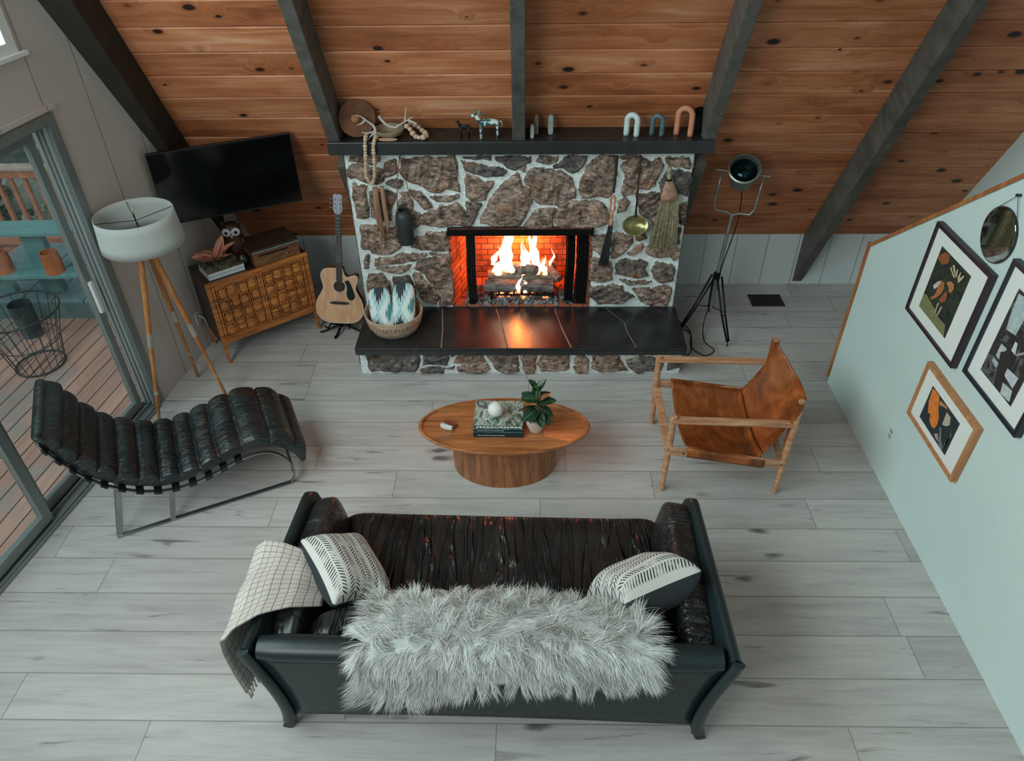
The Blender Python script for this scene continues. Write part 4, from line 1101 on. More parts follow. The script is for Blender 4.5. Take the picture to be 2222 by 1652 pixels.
leg(q(1.762, 3.645, .80), q(1.738, 3.610, .0)); leg(q(1.785, 4.335, .80), q(1.800, 4.345, .0))
b = MB(); b.beam(q(.95, 3.655, .628), q(1.775, 3.640, .605), .064, .020); obj('armrest', b, M_cw, sc_, bevel=.005)
b = MB(); b.beam(q(.95, 4.335, .622), q(1.79, 4.335, .600), .064, .020); obj('armrest', b, M_cw, sc_, bevel=.005)
b = MB(); b.beam(q(.965, 3.62, .385), q(1.76, 3.62, .262), .022, .062); obj('side_rail', b, M_cw, sc_, bevel=.004)
b = MB(); b.beam(q(.972, 4.345, .395), q(1.79, 4.345, .30), .022, .062); obj('side_rail', b, M_cw, sc_, bevel=.004)
b = MB(); b.beam(q(.975, 3.66, .34), q(.982, 4.335, .36), .055, .022); obj('front_rail', b, M_cw, sc_, bevel=.004)
b = MB(); b.beam(q(1.755, 3.64, .24), q(1.795, 4.335, .27), .045, .022); obj('rear_rail', b, M_cw, sc_, bevel=.004)
b = MB()
def seatf(u, v):
    x = 1.085+.53*u; y = 3.635+.70*v
    zr = (.405-.10*u)*(1-v)+(.425-.085*u)*v
    sag = (.095+.03*u)*(1-(2*v-1)**2)**.85
    return q(x, y, zr-sag+.006*noise.noise(V((u*5, v*5, 0))))
b.grid(seatf, 24, 24)
for yy, ys in ((3.635, 3.606), (4.335, 4.36)):
    b.grid(lambda u, v, yy=yy, ys=ys: q(1.085+.53*v, yy+(ys-yy)*min(1, u*1.5), ((.405-.10*v) if yy < 4 else (.425-.085*v))-max(0, u-.6)*.16+.004*math.sin(u*PI)), 8, 12)
o = obj('leather_seat', b, M_tan, sc_, smooth=True); md = o.modifiers.new('s', 'SOLIDIFY'); md.thickness = .006; md.offset = 0
b = MB()
def backf(u, v):        # u bottom->top, v near->far
    yb = 3.655+.655*v; top = V((1.765+.02*v, 0, .785)); bot = V((1.585, 0, .285+.035*v))
    p = bot.lerp(top, u); sag = (1-(2*v-1)**2)**.9
    p.x += (.13*(u**.8)*sag)*1.0-.02*(1-u)*sag+.03*math.sin(PI*u)
    p.z -= .20*u**1.5*sag*.75+.06*(1-u)*sag
    return q(p.x, yb, p.z+.006*noise.noise(V((u*6, v*6, 4))))
b.grid(backf, 26, 28)
o = obj('leather_back', b, M_tan, sc_, smooth=True); md = o.modifiers.new('s', 'SOLIDIFY'); md.thickness = .006; md.offset = 0
for y, x in ((3.645, 1.757), (4.335, 1.782)):
    b = MB(); b.tube([q(x-.012, y, .42), q(x-.004, y, .62), q(x, y, .785)], [.024, .026, .028], 14); obj('leather_sleeve', b, M_tan, sc_, smooth=True, angle=50)
b = MB(); b.grid(lambda u, v: backf(.08, v)+V((-.008, 0, .004+.014*u)), 2, 24); o = obj('seam_strip', b, M_tan, sc_, smooth=True); md = o.modifiers.new('s', 'SOLIDIFY'); md.thickness = .004
for p in ((1.06, 3.608, .37), (1.735, 3.608, .27)):
    b = MB(); b.ball(q(*p), .007, 8); obj('screw', b, M_blk, sc_, smooth=True)
# ------------------------------------------------------------------ tripod floor lamp
M_lampw = wood('honey_oak', (190, 128, 74), (146, 88, 44), 2, 1.5, .4)
M_brass = plain('aged_brass', (196, 188, 170), .3, .6)
LC = V((-2.655, 4.60, 0))
lamp = thing('floor_lamp', 'wooden tripod floor lamp with white drum shade by the glass door', 'lamp', LC)
def m_shade():
    t = NT('linen_shade'); t.P(Base_Color=srgb(200, 206, 203), Roughness=.85); t.b.inputs['Subsurface Weight'].default_value = 0
    nt = t.t; tr = nt.nodes.new('ShaderNodeBsdfTranslucent'); tr.inputs[0].default_value = (.8, .82, .8, 1); mx = nt.nodes.new('ShaderNodeMixShader'); mx.inputs[0].default_value = .3
    out = [n for n in nt.nodes if n.type == 'OUTPUT_MATERIAL'][0]; nt.links.new(t.b.outputs[0], mx.inputs[1]); nt.links.new(tr.outputs[0], mx.inputs[2]); nt.links.new(mx.outputs[0], out.inputs[0])
    t.bump(t.noise(t.co(), 200, 2), .15, .001); return t.m
b = MB(); b.grid(lambda u, v: V(((.275-.018*v)*math.cos(2*PI*u), (.275-.018*v)*math.sin(2*PI*u), 1.43+.225*v)), 72, 4, cu=True)
sh = obj('lamp_shade', b, m_shade(), lamp, smooth=True); md = sh.modifiers.new('s', 'SOLIDIFY'); md.thickness = .003
b = MB()
for i in range(4):
    a = i*PI/2+.6; b.tube([(0, 0, 1.60), (.255*math.cos(a), .255*math.sin(a), 1.64)], .0025, 6)
b.tube([(0, 0, 1.50), (0, 0, 1.645)], .004, 8)
obj('spider', b, M_blk, lamp)
b = MB(); b.lathe([(0, 1.645), (.008, 1.645), (.005, 1.66), (.010, 1.675), (0, 1.69)], 12); obj('finial', b, M_brass, lamp, smooth=True)
b = MB(); b.lathe([(0, 1.42), (.018, 1.42), (.018, 1.50), (.012, 1.51), (0, 1.51)], 16); obj('lamp_socket', b, M_brass, lamp, smooth=True, angle=40)
b = MB(); b.lathe([(0, 1.34), (.05, 1.34), (.05, 1.375), (.02, 1.38), (.02, 1.43), (0, 1.43)], 24); obj('tripod_hub', b, M_lampw, lamp, smooth=True, angle=40)
for fx, fy in ((-.205, -.300), (.270, -.035), (-.125, .330)):
    top = V((fx*.13, fy*.13, 1.375)); bot = V((fx, fy, 0)); dv = (bot-top)
    b = MB(); b.tube([top, top+dv*.5, top+dv*.52, bot], [.021, .018, .016, .012], 12); lg = obj('leg', b, M_lampw, lamp, smooth=True, angle=50)
    for a_, c_, r_ in ((.44, .52, .020), (.78, .80, .0155)):
        b = MB(); b.tube([top+dv*a_, top+dv*c_], r_, 14); obj('ferrule', b, M_brass, lg, smooth=True, angle=50)

# ------------------------------------------------------------------ cabinet
CA = math.atan2(.572, .713); CW, CD, CH = .885, .40, .79
cab = thing('cabinet', 'low wooden cabinet with two carved lattice doors beneath the television', 'cabinet', (-2.571, 5.103, 0), CA)
M_walnut = wood('warm_walnut', (206, 128, 62), (124, 68, 30), 0, 1.4, .4)
M_wdark = plain('dark_walnut', (52, 38, 30), .45, var=.2, nscale=12); M_recess = plain('recess_stain', (58, 36, 20), .6, var=.15)
b = MB(); b.box((CW/2, CD/2, .775), (CW, CD, .03)); obj('top_panel', b, M_wdark, cab, bevel=.002)
b = MB(); b.box((CW/2, .008, .7755), (CW+.004, .018, .031)); obj('top_edge', b, M_walnut, cab, bevel=.002)
for x in (.012, CW-.012):
    b = MB(); b.box((x, CD/2+.01, .485), (.024, CD-.02, .55)); obj('side_panel', b, M_wdark if x < .1 else M_walnut, cab)
b = MB(); b.box((CW/2, CD-.01, .485), (CW-.05, .012, .55)); obj('back_board', b, M_wdark, cab)
b = MB(); b.box((CW/2, CD/2, .222), (CW-.04, CD-.02, .03)); obj('bottom_panel', b, M_wdark, cab)
b = MB(); b.box((CW/2, .012, .225), (CW-.06, .024, .042)); obj('bottom_rail', b, M_walnut, cab, bevel=.003)
for x in (.018, CW-.018):
    for y in (.018, CD-.018):
        b = MB(); b.beam((x, y, .76), (x, y, .20), .036, .036, up=(0, 1, 0)); b.beam((x, y, .20), (x, y, .0), .034, .034, up=(0, 1, 0), w2=.020, h2=.020); obj('leg', b, M_walnut, cab, bevel=.003)
for k in range(2):
    x0 = .040+k*(CW-.08)/2; x1 = x0+(CW-.08)/2-.004; z0, z1 = .250, .757
    b = MB(); b.box(((x0+x1)/2, .020, (z0+z1)/2), (x1-x0, .016, z1-z0)); d_ = obj('door', b, M_recess, cab)
    b = MB()
    for q in (((x0+x1)/2, x1-x0, z0+.010, .02), ((x0+x1)/2, x1-x0, z1-.010, .02)): b.box((q[0], .008, q[2]), (q[1], .02, q[3]))
    for x in (x0+.010, x1-.010): b.box((x, .008, (z0+z1)/2), (.02, .02, z1-z0-.04))
    obj('door_frame', b, M_walnut, d_, bevel=.002)
    b = MB(); n = 4; cw = (x1-x0-.048)/n; chh = (z1-z0-.048)/n
    for i in range(n):
        for j in range(n):
            cx = x0+.024+cw*(i+.5); cz = z0+.024+chh*(j+.5)
            ox, oz = (.010 if (i+j) % 2 else -.004), (.008 if i % 2 else -.008)
            # squared ring standing behind, cushion-shaped boss in front
            for (ax, az, w_, h_) in ((0, chh/2-.009, cw-.008, .010), (0, -chh/2+.009, cw-.008, .010), (cw/2-.009, 0, .010, chh-.018), (-cw/2+.009, 0, .010, chh-.018)):
                b.box((cx+ax, .006, cz+az), (w_, .014, h_))
            b.soft((cx+ox*.5, .004, cz+oz*.5), (cw*.66, .028, chh*.68), .45, nu=14, nv=8)
    obj('lattice', b, M_walnut, d_, smooth=True, angle=40)
    b = MB(); xx = x1-.012 if k == 0 else x0+.012; b.lathe([(0, 0), (.006, 0), (.009, .018), (0, .02)], 12, (xx, -.004, .52), Matrix.Rotation(PI/2, 3, 'X')); obj('handle', b, M_chr, d_, smooth=True)
CM = Matrix.Translation((-2.571, 5.103, 0)) @ Matrix.Rotation(CA, 4, 'Z')
cl = lambda x, y, z=0: CM @ V((x, y, z))
GB2 = 'books stacked on the cabinet'
M_cov2 = m_cover('garden_cover', [(26, 30, 28), (64, 70, 60), (120, 124, 92), (50, 54, 50), (150, 96, 96)], 5.0); M_covw = plain('white_cover', (200, 210, 212), .5, var=.05)
for i, (h, z, cv, lab) in enumerate(((.028, .7915, M_covw, 'pale book at the bottom of the stack on the cabinet'), (.030, .8205, M_cov2, 'dark-covered book under the air plant on the cabinet'))):
    p = cl(.205, .17); book(lab, (p.x, p.y), (.30, .25, h), CA+.02*i, cv, M_covw, GB2, text=False, z0=z)
# pink air plant
p = cl(.19, .22, .8515); ap = thing('air_plant', 'peach-pink curling air plant sitting on the books on the cabinet', 'plant', p, CA)
M_air = m_leaf('air_plant_leaf', (206, 138, 112), (222, 180, 150))
for i in range(17):
    az = i*2.4; el = .15+.85*((i*.37) % 1); leaf(ap, (0, 0, .012), az, el, .15+.07*((i*.61) % 1), .028+.016*((i*.43) % 1), .10+.22*((i*.29) % 1), M_air, rs.randn()*.5)
b = MB(); b.ball((0, 0, .014), .014, 10); obj('heart', b, plain('dark_heart', (60, 50, 40), .8), ap, smooth=True)
# owl
p = cl(.40, .30, .7915); owl = thing('owl_figurine', 'dark brown owl figurine with big white ringed eyes on the cabinet', 'figurine', p, CA-.45); owl.scale = (1.35, 1.35, 1.3)
M_owl = plain('owl_brown', (70, 44, 30), .45, var=.3, nscale=30)
b = MB(); b.lathe([(0, 0), (.05, 0), (.062, .05), (.06, .11), (.05, .145), (.056, .175), (.056, .205), (.045, .235), (0, .243)], 28, sy=.8); obj('body', b, M_owl, owl, smooth=True)
for s in (-1, 1):
    b = MB(); b.lathe([(0, 0), (.020, 0), (.009, .022), (0, .036)], 10, (s*.040, 0, .228), Matrix.Rotation(s*.35, 3, 'Y')); obj('ear_tuft', b, M_owl, owl, smooth=True)
    Rz = Matrix.Rotation(s*.28, 3, 'Z') @ Matrix.Rotation(PI/2, 3, 'X')
    b = MB(); b.lathe([(0, 0), (.027, 0), (.027, .005), (.020, .009), (0, .009)], 24, (s*.026, -.040, .195), Rz); ey = obj('eye', b, plain('eye_white', (216, 208, 206), .4), owl, smooth=True, angle=40)
    b = MB(); b.lathe([(0, .009), (.010, .009), (.009, .013), (0, .013)], 16, (s*.026, -.040, .195), Rz); obj('pupil', b, M_blk, ey, smooth=True)
    b = MB(); b.soft((s*.055, 0, .085), (.022, .07, .12), .7, nu=16, nv=10); obj('wing', b, M_owl, owl, smooth=True)
b = MB(); b.lathe([(0, 0), (.009, 0), (0, .02)], 8, (0, -.046, .172), Matrix.Rotation(PI/2+.6, 3, 'X')); obj('beak', b, bpy.data.materials['eye_white'], owl, smooth=True)
# turntable box
p = cl(.64, .165, .7915); tt = thing('turntable_box', 'brown wooden player box with dark lid and front knob on the cabinet', 'music player', p, CA-.02)
M_tan2 = wood('mid_brown_box', (132, 88, 52), (86, 54, 30), 0, 1.5, .5)
b = MB(); b.box((0, 0, .055), (.40, .30, .11)); obj('case', b, M_tan2, tt, bevel=.003)
b = MB(); b.box((0, .004, .1275), (.405, .295, .034)); obj('lid', b, M_wdark, tt, bevel=.004)
b = MB(); b.box((0, -.146, .124), (.407, .012, .012)); obj('lid_edge', b, M_alu, tt, bevel=.001)
b = MB(); b.box((-.03, -.1515, .092), (.26, .004, .010)); obj('front_slot', b, M_blk, tt)
b = MB(); b.lathe([(0, 0), (.011, 0), (.012, .014), (0, .018)], 16, (.08, -.15, .052), Matrix.Rotation(PI/2, 3, 'X')); obj('knob', b, M_chr, tt, smooth=True)
# a dark vase between owl and box
p = cl(.385, .13, .7915); b = MB(); b.lathe([(0, 0), (.035, 0), (.055, .03), (.058, .06), (.035, .095), (.028, .105), (.022, .10), (0, .09)], 28)
tag(obj('vase', b, plain('black_glaze', (18, 16, 16), .3), None, smooth=True, angle=50), 'small black squat vase in front of the owl on the cabinet', 'vase').location = p

# ------------------------------------------------------------------ television
TL, TR = V((-2.792, 5.245, 1.81)), V((-1.835, 5.695, 1.81)); mid = (TL+TR)/2; ta = math.atan2(TR.y-TL.y, TR.x-TL.x); TW = (TR-TL).length; THh = .565
tv = thing('television', 'black flat television angled on a wall arm above the lattice cabinet', 'television', (mid.x, mid.y, 1.81-THh), ta)
M_scr = plain('tv_screen', (6, 8, 9), .10, var=.0); M_tvb = plain('tv_bezel', (20, 22, 24), .3, var=.02)
b = MB(); b.box((0, .022, THh/2), (TW, .04, THh)); obj('housing', b, M_tvb, tv, bevel=.004)
b = MB(); b.box((0, .0005, THh/2+.004), (TW-.016, .004, THh-.024)); obj('screen', b, M_scr, tv)
b = MB(); b.box((0, .06, THh/2), (.36, .05, .26)); obj('rear_box', b, M_tvb, tv, bevel=.01)
b = MB(); b.beam((0, .08, THh/2), (.05, .30, THh/2-.05), .05, .03); obj('wall_arm', b, M_blk, tv)

# ------------------------------------------------------------------ guitar on its stand
GB0 = V((-1.672, 5.56, .13)); GT = V((-1.575, 5.83, 1.262)); GL = (GT-GB0).length; gz = (GT-GB0).normalized()
gn = V((.06, -1, .25)); gn = (gn-gz*gn.dot(gz)).normalized(); gx = gz.cross(gn)*-1
if gx.x < 0: gx = -gx
GM = Matrix(((gx.x, gn.x, gz.x), (gx.y, gn.y, gz.y), (gx.z, gn.z, gz.z)))
gt = thing('guitar', 'natural spruce acoustic guitar with cutaway standing beside the fireplace', 'guitar', GB0)
G = lambda x, y, z: GM @ V((x, y, z))      # y = out of the soundboard
M_spr = wood('spruce_top', (222, 178, 142), (198, 150, 112), 2, 1.2, .3); M_gside = plain('guitar_sides', (120, 66, 36), .3, var=.1); M_fret = plain('rosewood', (52, 40, 34), .45, var=.15)
half = [(0, .0), (.09, .004), (.16, .03), (.2, .085), (.208, .15), (.195, .215), (.163, .275), (.142, .325), (.146, .37), (.160, .42), (.156, .465), (.125, .498), (.06, .508), (.028, .508)]
hs = spline(half, 4); left = [(-x, z) for x, z in hs]
rightc = [(0, .0), (.09, .004), (.16, .03), (.2, .085), (.208, .15), (.195, .215), (.163, .275), (.142, .325), (.146, .365), (.158, .405), (.158, .44), (.135, .452), (.10, .440), (.07, .43), (.048, .445), (.034, .48), (.028, .508)]
rc = spline(rightc, 4); outline = rc+left[::-1][:-1]
b = MB(); b.prism(outline, lambda x, z, t: G(x, -.09*(1-t), z)); bd = obj('body', b, M_gside, gt, bevel=.002)
b = MB(); b.prism([(x*.985, .002+z*.992) for x, z in outline], lambda x, z, t: G(x, .0005+.002*t, z)); obj('soundboard', b, M_spr, gt)
b = MB(); b.tube([G(x, .0015, z) for x, z in outline], .0028, 6, closed=True); obj('binding', b, plain('cream_binding', (226, 216, 200), .4), gt)
b = MB(); b.lathe([(0, .0026), (.050, .0026), (.050, .0032), (0, .0032)], 36, G(0, 0, .345), GM @ Matrix.Rotation(-PI/2, 3, 'X')); obj('sound_hole', b, plain('sound_hole_dark', (52, 28, 18), .8), gt)
b = MB()
for r_ in (.053, .060): b.tube([G(r_*math.cos(a), .003, .345+r_*math.sin(a)) for a in np.linspace(0, 2*PI, 40)[:-1]], .0022 if r_ > .055 else .0014, 6, closed=True)
obj('rosette', b, plain('rosette_inlay', (190, 186, 176), .4), gt)
pg = spline([(.045, .39), (.075, .405), (.10, .37), (.125, .30), (.135, .255), (.115, .225), (.085, .225), (.065, .255), (.062, .29), (.066, .345), (.045, .39)], 4)[:-1]
b = MB(); b.prism(pg, lambda x, z, t: G(x, .003+.0015*t, z)); obj('pickguard', b, plain('pickguard_black', (24, 44, 44), .2), gt)
b = MB(); b.prism([(-.085, .185), (-.04, .178), (.04, .178), (.085, .185), (.085, .198), (.04, .206), (-.04, .206), (-.085, .198)], lambda x, z, t: G(x, .003+.008*t, z)); obj('bridge', b, M_fret, gt, bevel=.002)
b = MB(); b.prism([(-.027, .395), (.027, .395), (.022, .985), (-.022, .985)], lambda x, z, t: G(x, -.012+.020*t, z)); obj('fretboard', b, M_fret, gt, bevel=.002)
b = MB()
for i in range(20):
    z = .985-.63*(1-2**(-i/12.)); 
    if z < .40: break
    b.box(G(0, .009, z), (.048, .002, .0022), GM)
obj('frets', b, plain('fret_wire', (190, 190, 184), .3, .8), gt)
b = MB(); b.prism([(-.030, 1.0), (-.022, .985), (.022, .985), (.030, 1.0), (.040, 1.02), (.036, 1.10), (.040, 1.14), (.02, 1.155), (0, 1.148), (-.02, 1.155), (-.040, 1.14), (-.036, 1.10), (-.040, 1.02)], lambda x, z, t: G(x, -.012+.014*t, z)); obj('headstock', b, plain('pale_headstock', (168, 170, 186), .35, .1), gt, bevel=.002)
for s in (-1, 1):
    for k in range(3):
        b = MB(); z = 1.035+.036*k; b.tube([G(s*.036, -.006, z), G(s*.062, -.008, z)], .003, 8); b.ball(G(s*.064, -.008, z), .008, 8, GM, (1, .6, 1)); b.tube([G(s*.022, .002, z), G(s*.022, .010, z)], .005, 8)
        obj('tuning_peg', b, M_chr, gt, smooth=True)
b = MB()
for i in range(6):
    x0, x1 = -.026+i*.0104, -.017+i*.0068; b.tube([G(x0, .012, .192), G(x1, .012, .985), G((-.022 if i < 3 else .022), .010, 1.03+.03*(i % 3))], .0007, 4)
obj('strings', b, plain('string_steel', (200, 200, 196), .25, .9), gt)
gs = thing('guitar_stand', 'black folding stand holding the acoustic guitar beside the hearth', 'stand', (-1.68, 5.60, 0))
b = MB(); b.tube([(0.0, .04, .035), (.0, .26, .30), (.01, .27, .34)], .009, 10); obj('back_post', b, M_blk, gs)
for s in (-1, 1):
    b = MB(); b.tube([(0, .06, .06), (s*.17, .0, .012), (s*.20, -.01, .012)], .009, 10); obj('leg', b, M_blk, gs)
    b = MB(); b.tube([(0, .03, .07), (s*.09, -.01, .10), (s*.095, -.085, .10), (s*.115, -.10, .135)], .008, 10); obj('cradle_arm', b, M_blk, gs)
b = MB(); b.tube([(0, .03, .07), (-.03, -.08, .02), (-.045, -.11, .012)], .011, 10); obj('leg', b, M_blk, gs)

# ------------------------------------------------------------------ studio spotlight on a tripod
M_gal = plain('galvanised_steel', (140, 144, 140), .38, .7, var=.15, nscale=20)
HB = V((1.672, 5.655, 0)); sp = thing('spotlight', 'vintage steel studio spotlight on a tripod right of the hearth', 'lamp', HB)
hub = V((0, 0, .56)); S = lambda x, y, z: V((x, y, z))-HB
b = MB(); b.tube([hub+V((0, 0, -.34)), hub, S(1.728, 5.74, 1.085)], [.018, .017, .014], 12); obj('pole', b, M_gal, sp, smooth=True, angle=50)
b = MB(); b.tube([hub+V((0, 0, -.03)), hub+V((0, 0, .03))], .026, 14); obj('hub_collar', b, M_blk, sp, smooth=True, angle=50)
for fx, fy in ((1.790, 5.375), (1.405, 5.585), (1.740, 5.945)):
    ft = S(fx, fy, 0); d_ = V((ft.x, ft.y, 0)).normalized(); sd = V((-d_.y, d_.x, 0))
    top = hub+d_*.035
    b = MB()
    for s in (-1, 1): b.tube([top+sd*s*.024, top.lerp(ft, .55)+sd*s*.018, ft+V((0, 0, .05))+sd*s*.010], .009, 8)
    b.tube([ft+V((0, 0, .055)), ft], .005, 8); b.tube([top.lerp(ft, .55)-sd*.02, top.lerp(ft, .55)+sd*.02], .006, 8)
    b.tube([hub+V((0, 0, -.32)), top.lerp(ft, .5)], .004, 6)
    obj('leg', b, M_blk, sp, smooth=True)
HC = S(1.765, 5.765, 1.44); ax = V((-.16, -.66, .73)).normalized(); sx_ = V((.952, -.305, -.0)).normalized(); sx_ = (sx_-ax*sx_.dot(ax)).normalized(); sy_ = ax.cross(sx_)
HR = Matrix(((sx_.x, sy_.x, ax.x), (sx_.y, sy_.y, ax.y), (sx_.z, sy_.z, ax.z)))
b = MB(); b.lathe([(.0, -.16), (.07, -.155), (.098, -.13), (.105, -.06), (.110, .06), (.126, .066), (.130, .085), (.118, .092), (.112, .085), (.108, .05), (.100, .03)], 48, HC, HR); obj('lamp_housing', b, M_gal, sp, smooth=True, angle=40)
b = MB(); b.lathe([(.106, .045), (.104, .055), (0, .066)], 48, HC, HR); b2 = MB()
b.bm.free(); b = MB(); b.lathe([(0, -.10), (.05, -.09), (.09, -.04), (.107, .04)], 40, HC, HR); rf = obj('reflector', b, plain('dark_reflector', (30, 52, 58), .12, .9, var=.05), sp, smooth=True)
b = MB(); b.ball(HC+ax*-.0, .033, 16); obj('bulb', b, plain('frosted_bulb', (150, 205, 214), .25), sp, smooth=True)
YB = S(1.728, 5.74, 1.085); pv = [HC+sx_*s*.165 for s in (-1, 1)]
dn = (YB-HC); L_ = pv[0]; Rg = pv[1]
cl0 = L_+(YB-HC)*.80; cr0 = Rg+(YB-HC)*.80
b = MB(); b.tube([L_, L_+(YB-HC)*.4, cl0, cl0.lerp(YB, .16)+dn*.10, YB.lerp(cl0, .3)+dn*.0, YB, YB.lerp(cr0, .3), cr0.lerp(YB, .16)+dn*.10, cr0, Rg+(YB-HC)*.4, Rg], .0095, 10); obj('yoke', b, M_gal, sp, smooth=True)
for P_, s in ((L_, -1), (Rg, 1)):
    b = MB(); b.tube([HC+sx_*s*.11, P_+sx_*s*.035], .009, 10); b.tube([P_+sx_*s*.030-ax*.0, P_+sx_*s*.045], .014, 10); obj('pivot_knob', b, M_gal, sp, smooth=True, angle=50)
b = MB()
cd = [HC-ax*.15, HC-ax*.15+V((.04, .02, -.18)), S(1.80, 5.80, .95), S(1.72, 5.72, .62), S(1.70, 5.69, .40), S(1.62, 5.62, .12), S(1.60, 5.45, .012), S(1.66, 5.30, .012), S(1.56, 5.22, .012), S(1.47, 5.35, .012), S(1.50, 5.55, .012), S(1.44, 5.62, .012), S(1.37, 5.40, .012), S(1.40, 5.24, .012), S(1.46, 5.30, .014), S(1.50, 5.60, .016), S(1.42, 5.80, .012), S(1.38, 6.2, .012)]
cdp = [V(p) for p in cd]
pts3 = []
for i in range(len(cdp)-1):
    p0, p1, p2, p3 = cdp[max(i-1, 0)], cdp[i], cdp[i+1], cdp[min(i+2, len(cdp)-1)]
    for k in range(6):
        t = k/6; pts3.append(.5*((2*p1)+(-p0+p2)*t+(2*p0-5*p1+4*p2-p3)*t*t+(-p0+3*p1-3*p2+p3)*t**3))
for p in pts3: p.z = max(p.z, .006)
b.tube(pts3, .0045, 6); obj('power_cord', b, M_blk, sp, smooth=True)
# ------------------------------------------------------------------ things on the mantel shelf (top at z = 1.828)
MZ = 1.829
def disc_dish(name, label, cat, c, r, normal, mat, mat2, group=None):
    root = thing(name, label, cat, c); n = V(normal).normalized(); R = n.to_track_quat('Z', 'Y').to_matrix()
    b = MB(); b.lathe([(0, 0), (r*.92, .004), (r, .014), (r*.97, .018), (r*.88, .010), (0, .006)], 40, (0, 0, 0), R); obj('dish', b, mat, root, smooth=True, angle=40)
    if mat2: b = MB(); b.lathe([(0, .006), (r*.28, .010), (r*.20, .028), (0, .036)], 28, R @ V((-r*.1, 0, 0)), R); obj('boss', b, mat2, root, smooth=True)
    return root
M_hat = plain('woven_brown', (128, 84, 60), .7, var=.35, nscale=7, bump=.4, bscale=120)
disc_dish('round_tray', 'round brown woven tray with raised centre leaning at the left of the mantel', 'tray', (-1.262, 5.548, MZ+.143), .140, (.36, -.93, .04), M_hat, plain('pale_boss', (168, 120, 90), .7, var=.2))
b = MB(); b.lathe([(0, 0), (.05, 0), (.105, .03), (.118, .062), (.112, .064), (.098, .034), (.045, .012), (0, .010)], 36)
bw = tag(obj('bowl', b, plain('pale_horn_bowl', (150, 136, 112), .5, var=.25, nscale=12), None, smooth=True, angle=50), 'shallow pale carved bowl under the antlers on the mantel', 'bowl'); bw.location = (-1.03, 5.555, MZ)
M_ant = plain('weathered_antler', (196, 188, 178), .6, var=.12, nscale=15)
def antler(label, c, main, tines, r=.011):
    root = thing('antler', label, 'antler', c, 0, 'antlers on the mantel')
    b = MB(); mp = spline3(main, 5); b.tube(mp, [r*(1.15-.8*i/len(mp)) for i in range(len(mp))], 10); m_ = obj('beam', b, M_ant, root, smooth=True)
    for t in tines:
        b = MB(); tp = spline3(t, 4); b.tube(tp, [r*.8*(1.05-.85*i/len(tp)) for i in range(len(tp))], 8); obj('tine', b, M_ant, root, smooth=True)
def spline3(P, n):
    P = [V(p) for p in P]; out = []
    for i in range(len(P)-1):
        p0, p1, p2, p3 = P[max(i-1, 0)], P[i], P[i+1], P[min(i+2, len(P)-1)]
        for k in range(n):
            t = k/n; out.append(.5*((2*p1)+(-p0+p2)*t+(2*p0-5*p1+4*p2-p3)*t*t+(-p0+3*p1-3*p2+p3)*t**3))
    out.append(P[-1]); return out
antler('white branching antler resting over the tray side of the mantel bowl', (-1.16, 5.50, MZ), [(.02, -.0, .004), (.035, -.01, .05), (.03, 0, .095), (-.01, .01, .125), (-.06, .02, .160), (-.10, .02, .175)], [[(-.03, .01, .14), (-.065, .0, .115), (-.095, -.01, .112)], [(.03, -.01, .06), (-.02, -.03, .055), (-.06, -.03, .062)], [(.03, -.01, .05), (.0, -.03, .03), (-.02, -.035, .006)]])
antler('white curved antler lying across the right of the mantel bowl', (-1.00, 5.535, MZ+.062), [(-.09, .0, .10), (-.075, 0, .07), (-.03, -.01, .03), (.02, -.01, .016), (.05, -.01, .03), (.10, .0, .055), (.16, .02, .085)], [[(.10, 0, .055), (.105, .01, .10), (.115, .02, .155)], [(.12, .01, .065), (.17, -.02, .055), (.19, -.03, .04)]])
M_bead = plain('raw_wood_bead', (196, 168, 144), .65, var=.18, nscale=30)
def garland(label, path, nb, r, c):
    root = thing('bead_garland', label, 'bead garland', c, 0, 'wooden bead garlands on the mantel'); P = spline3(path, 12)
    b = MB(); b.tube([p-V(c) for p in P], .0015, 5); obj('cord', b, plain('jute_cord', (180, 160, 140), .9), root)
    L = [0]
    for a, d in zip(P, P[1:]): L.append(L[-1]+(d-a).length)
    for i in range(nb):
        t = L[-1]*(i+.5)/nb; k = max(j for j in range(len(L)) if L[j] <= t); k = min(k, len(P)-2)
        p = P[k].lerp(P[k+1], (t-L[k])/max(1e-6, L[k+1]-L[k])); b = MB(); rr_ = r*(1, .86, 1.12)[i % 3]; b.ball(p-V(c), rr_, 12, None, (1, 1, .9)); obj('bead', b, M_bead, root, smooth=True)
    return root
c0 = V((-1.17, 5.40, 1.70))
garland('pale wooden bead garland hanging over the mantel edge below the tray', [(-1.19, 5.50, 1.865), (-1.19, 5.43, 1.862), (-1.195, 5.405, 1.81), (-1.205, 5.405, 1.70), (-1.228, 5.46, 1.56), (-1.20, 5.475, 1.485), (-1.165, 5.46, 1.56), (-1.140, 5.405, 1.70), (-1.135, 5.405, 1.80), (-1.12, 5.43, 1.855), (-1.11, 5.50, 1.848)], 40, .0165, c0)
b = MB(); 
g2 = garland('larger wooden bead loop lying on the shelf at the end of the mantel bowl', [(-.90, 5.52, MZ+.10), (-.86, 5.50, MZ+.07), (-.83, 5.50, MZ+.022), (-.79, 5.47, MZ+.02), (-.755, 5.48, MZ+.022), (-.745, 5.53, MZ+.02), (-.78, 5.585, MZ+.03), (-.83, 5.60, MZ+.07), (-.88, 5.585, MZ+.10)], 13, .0215, V((-.82, 5.53, MZ)))
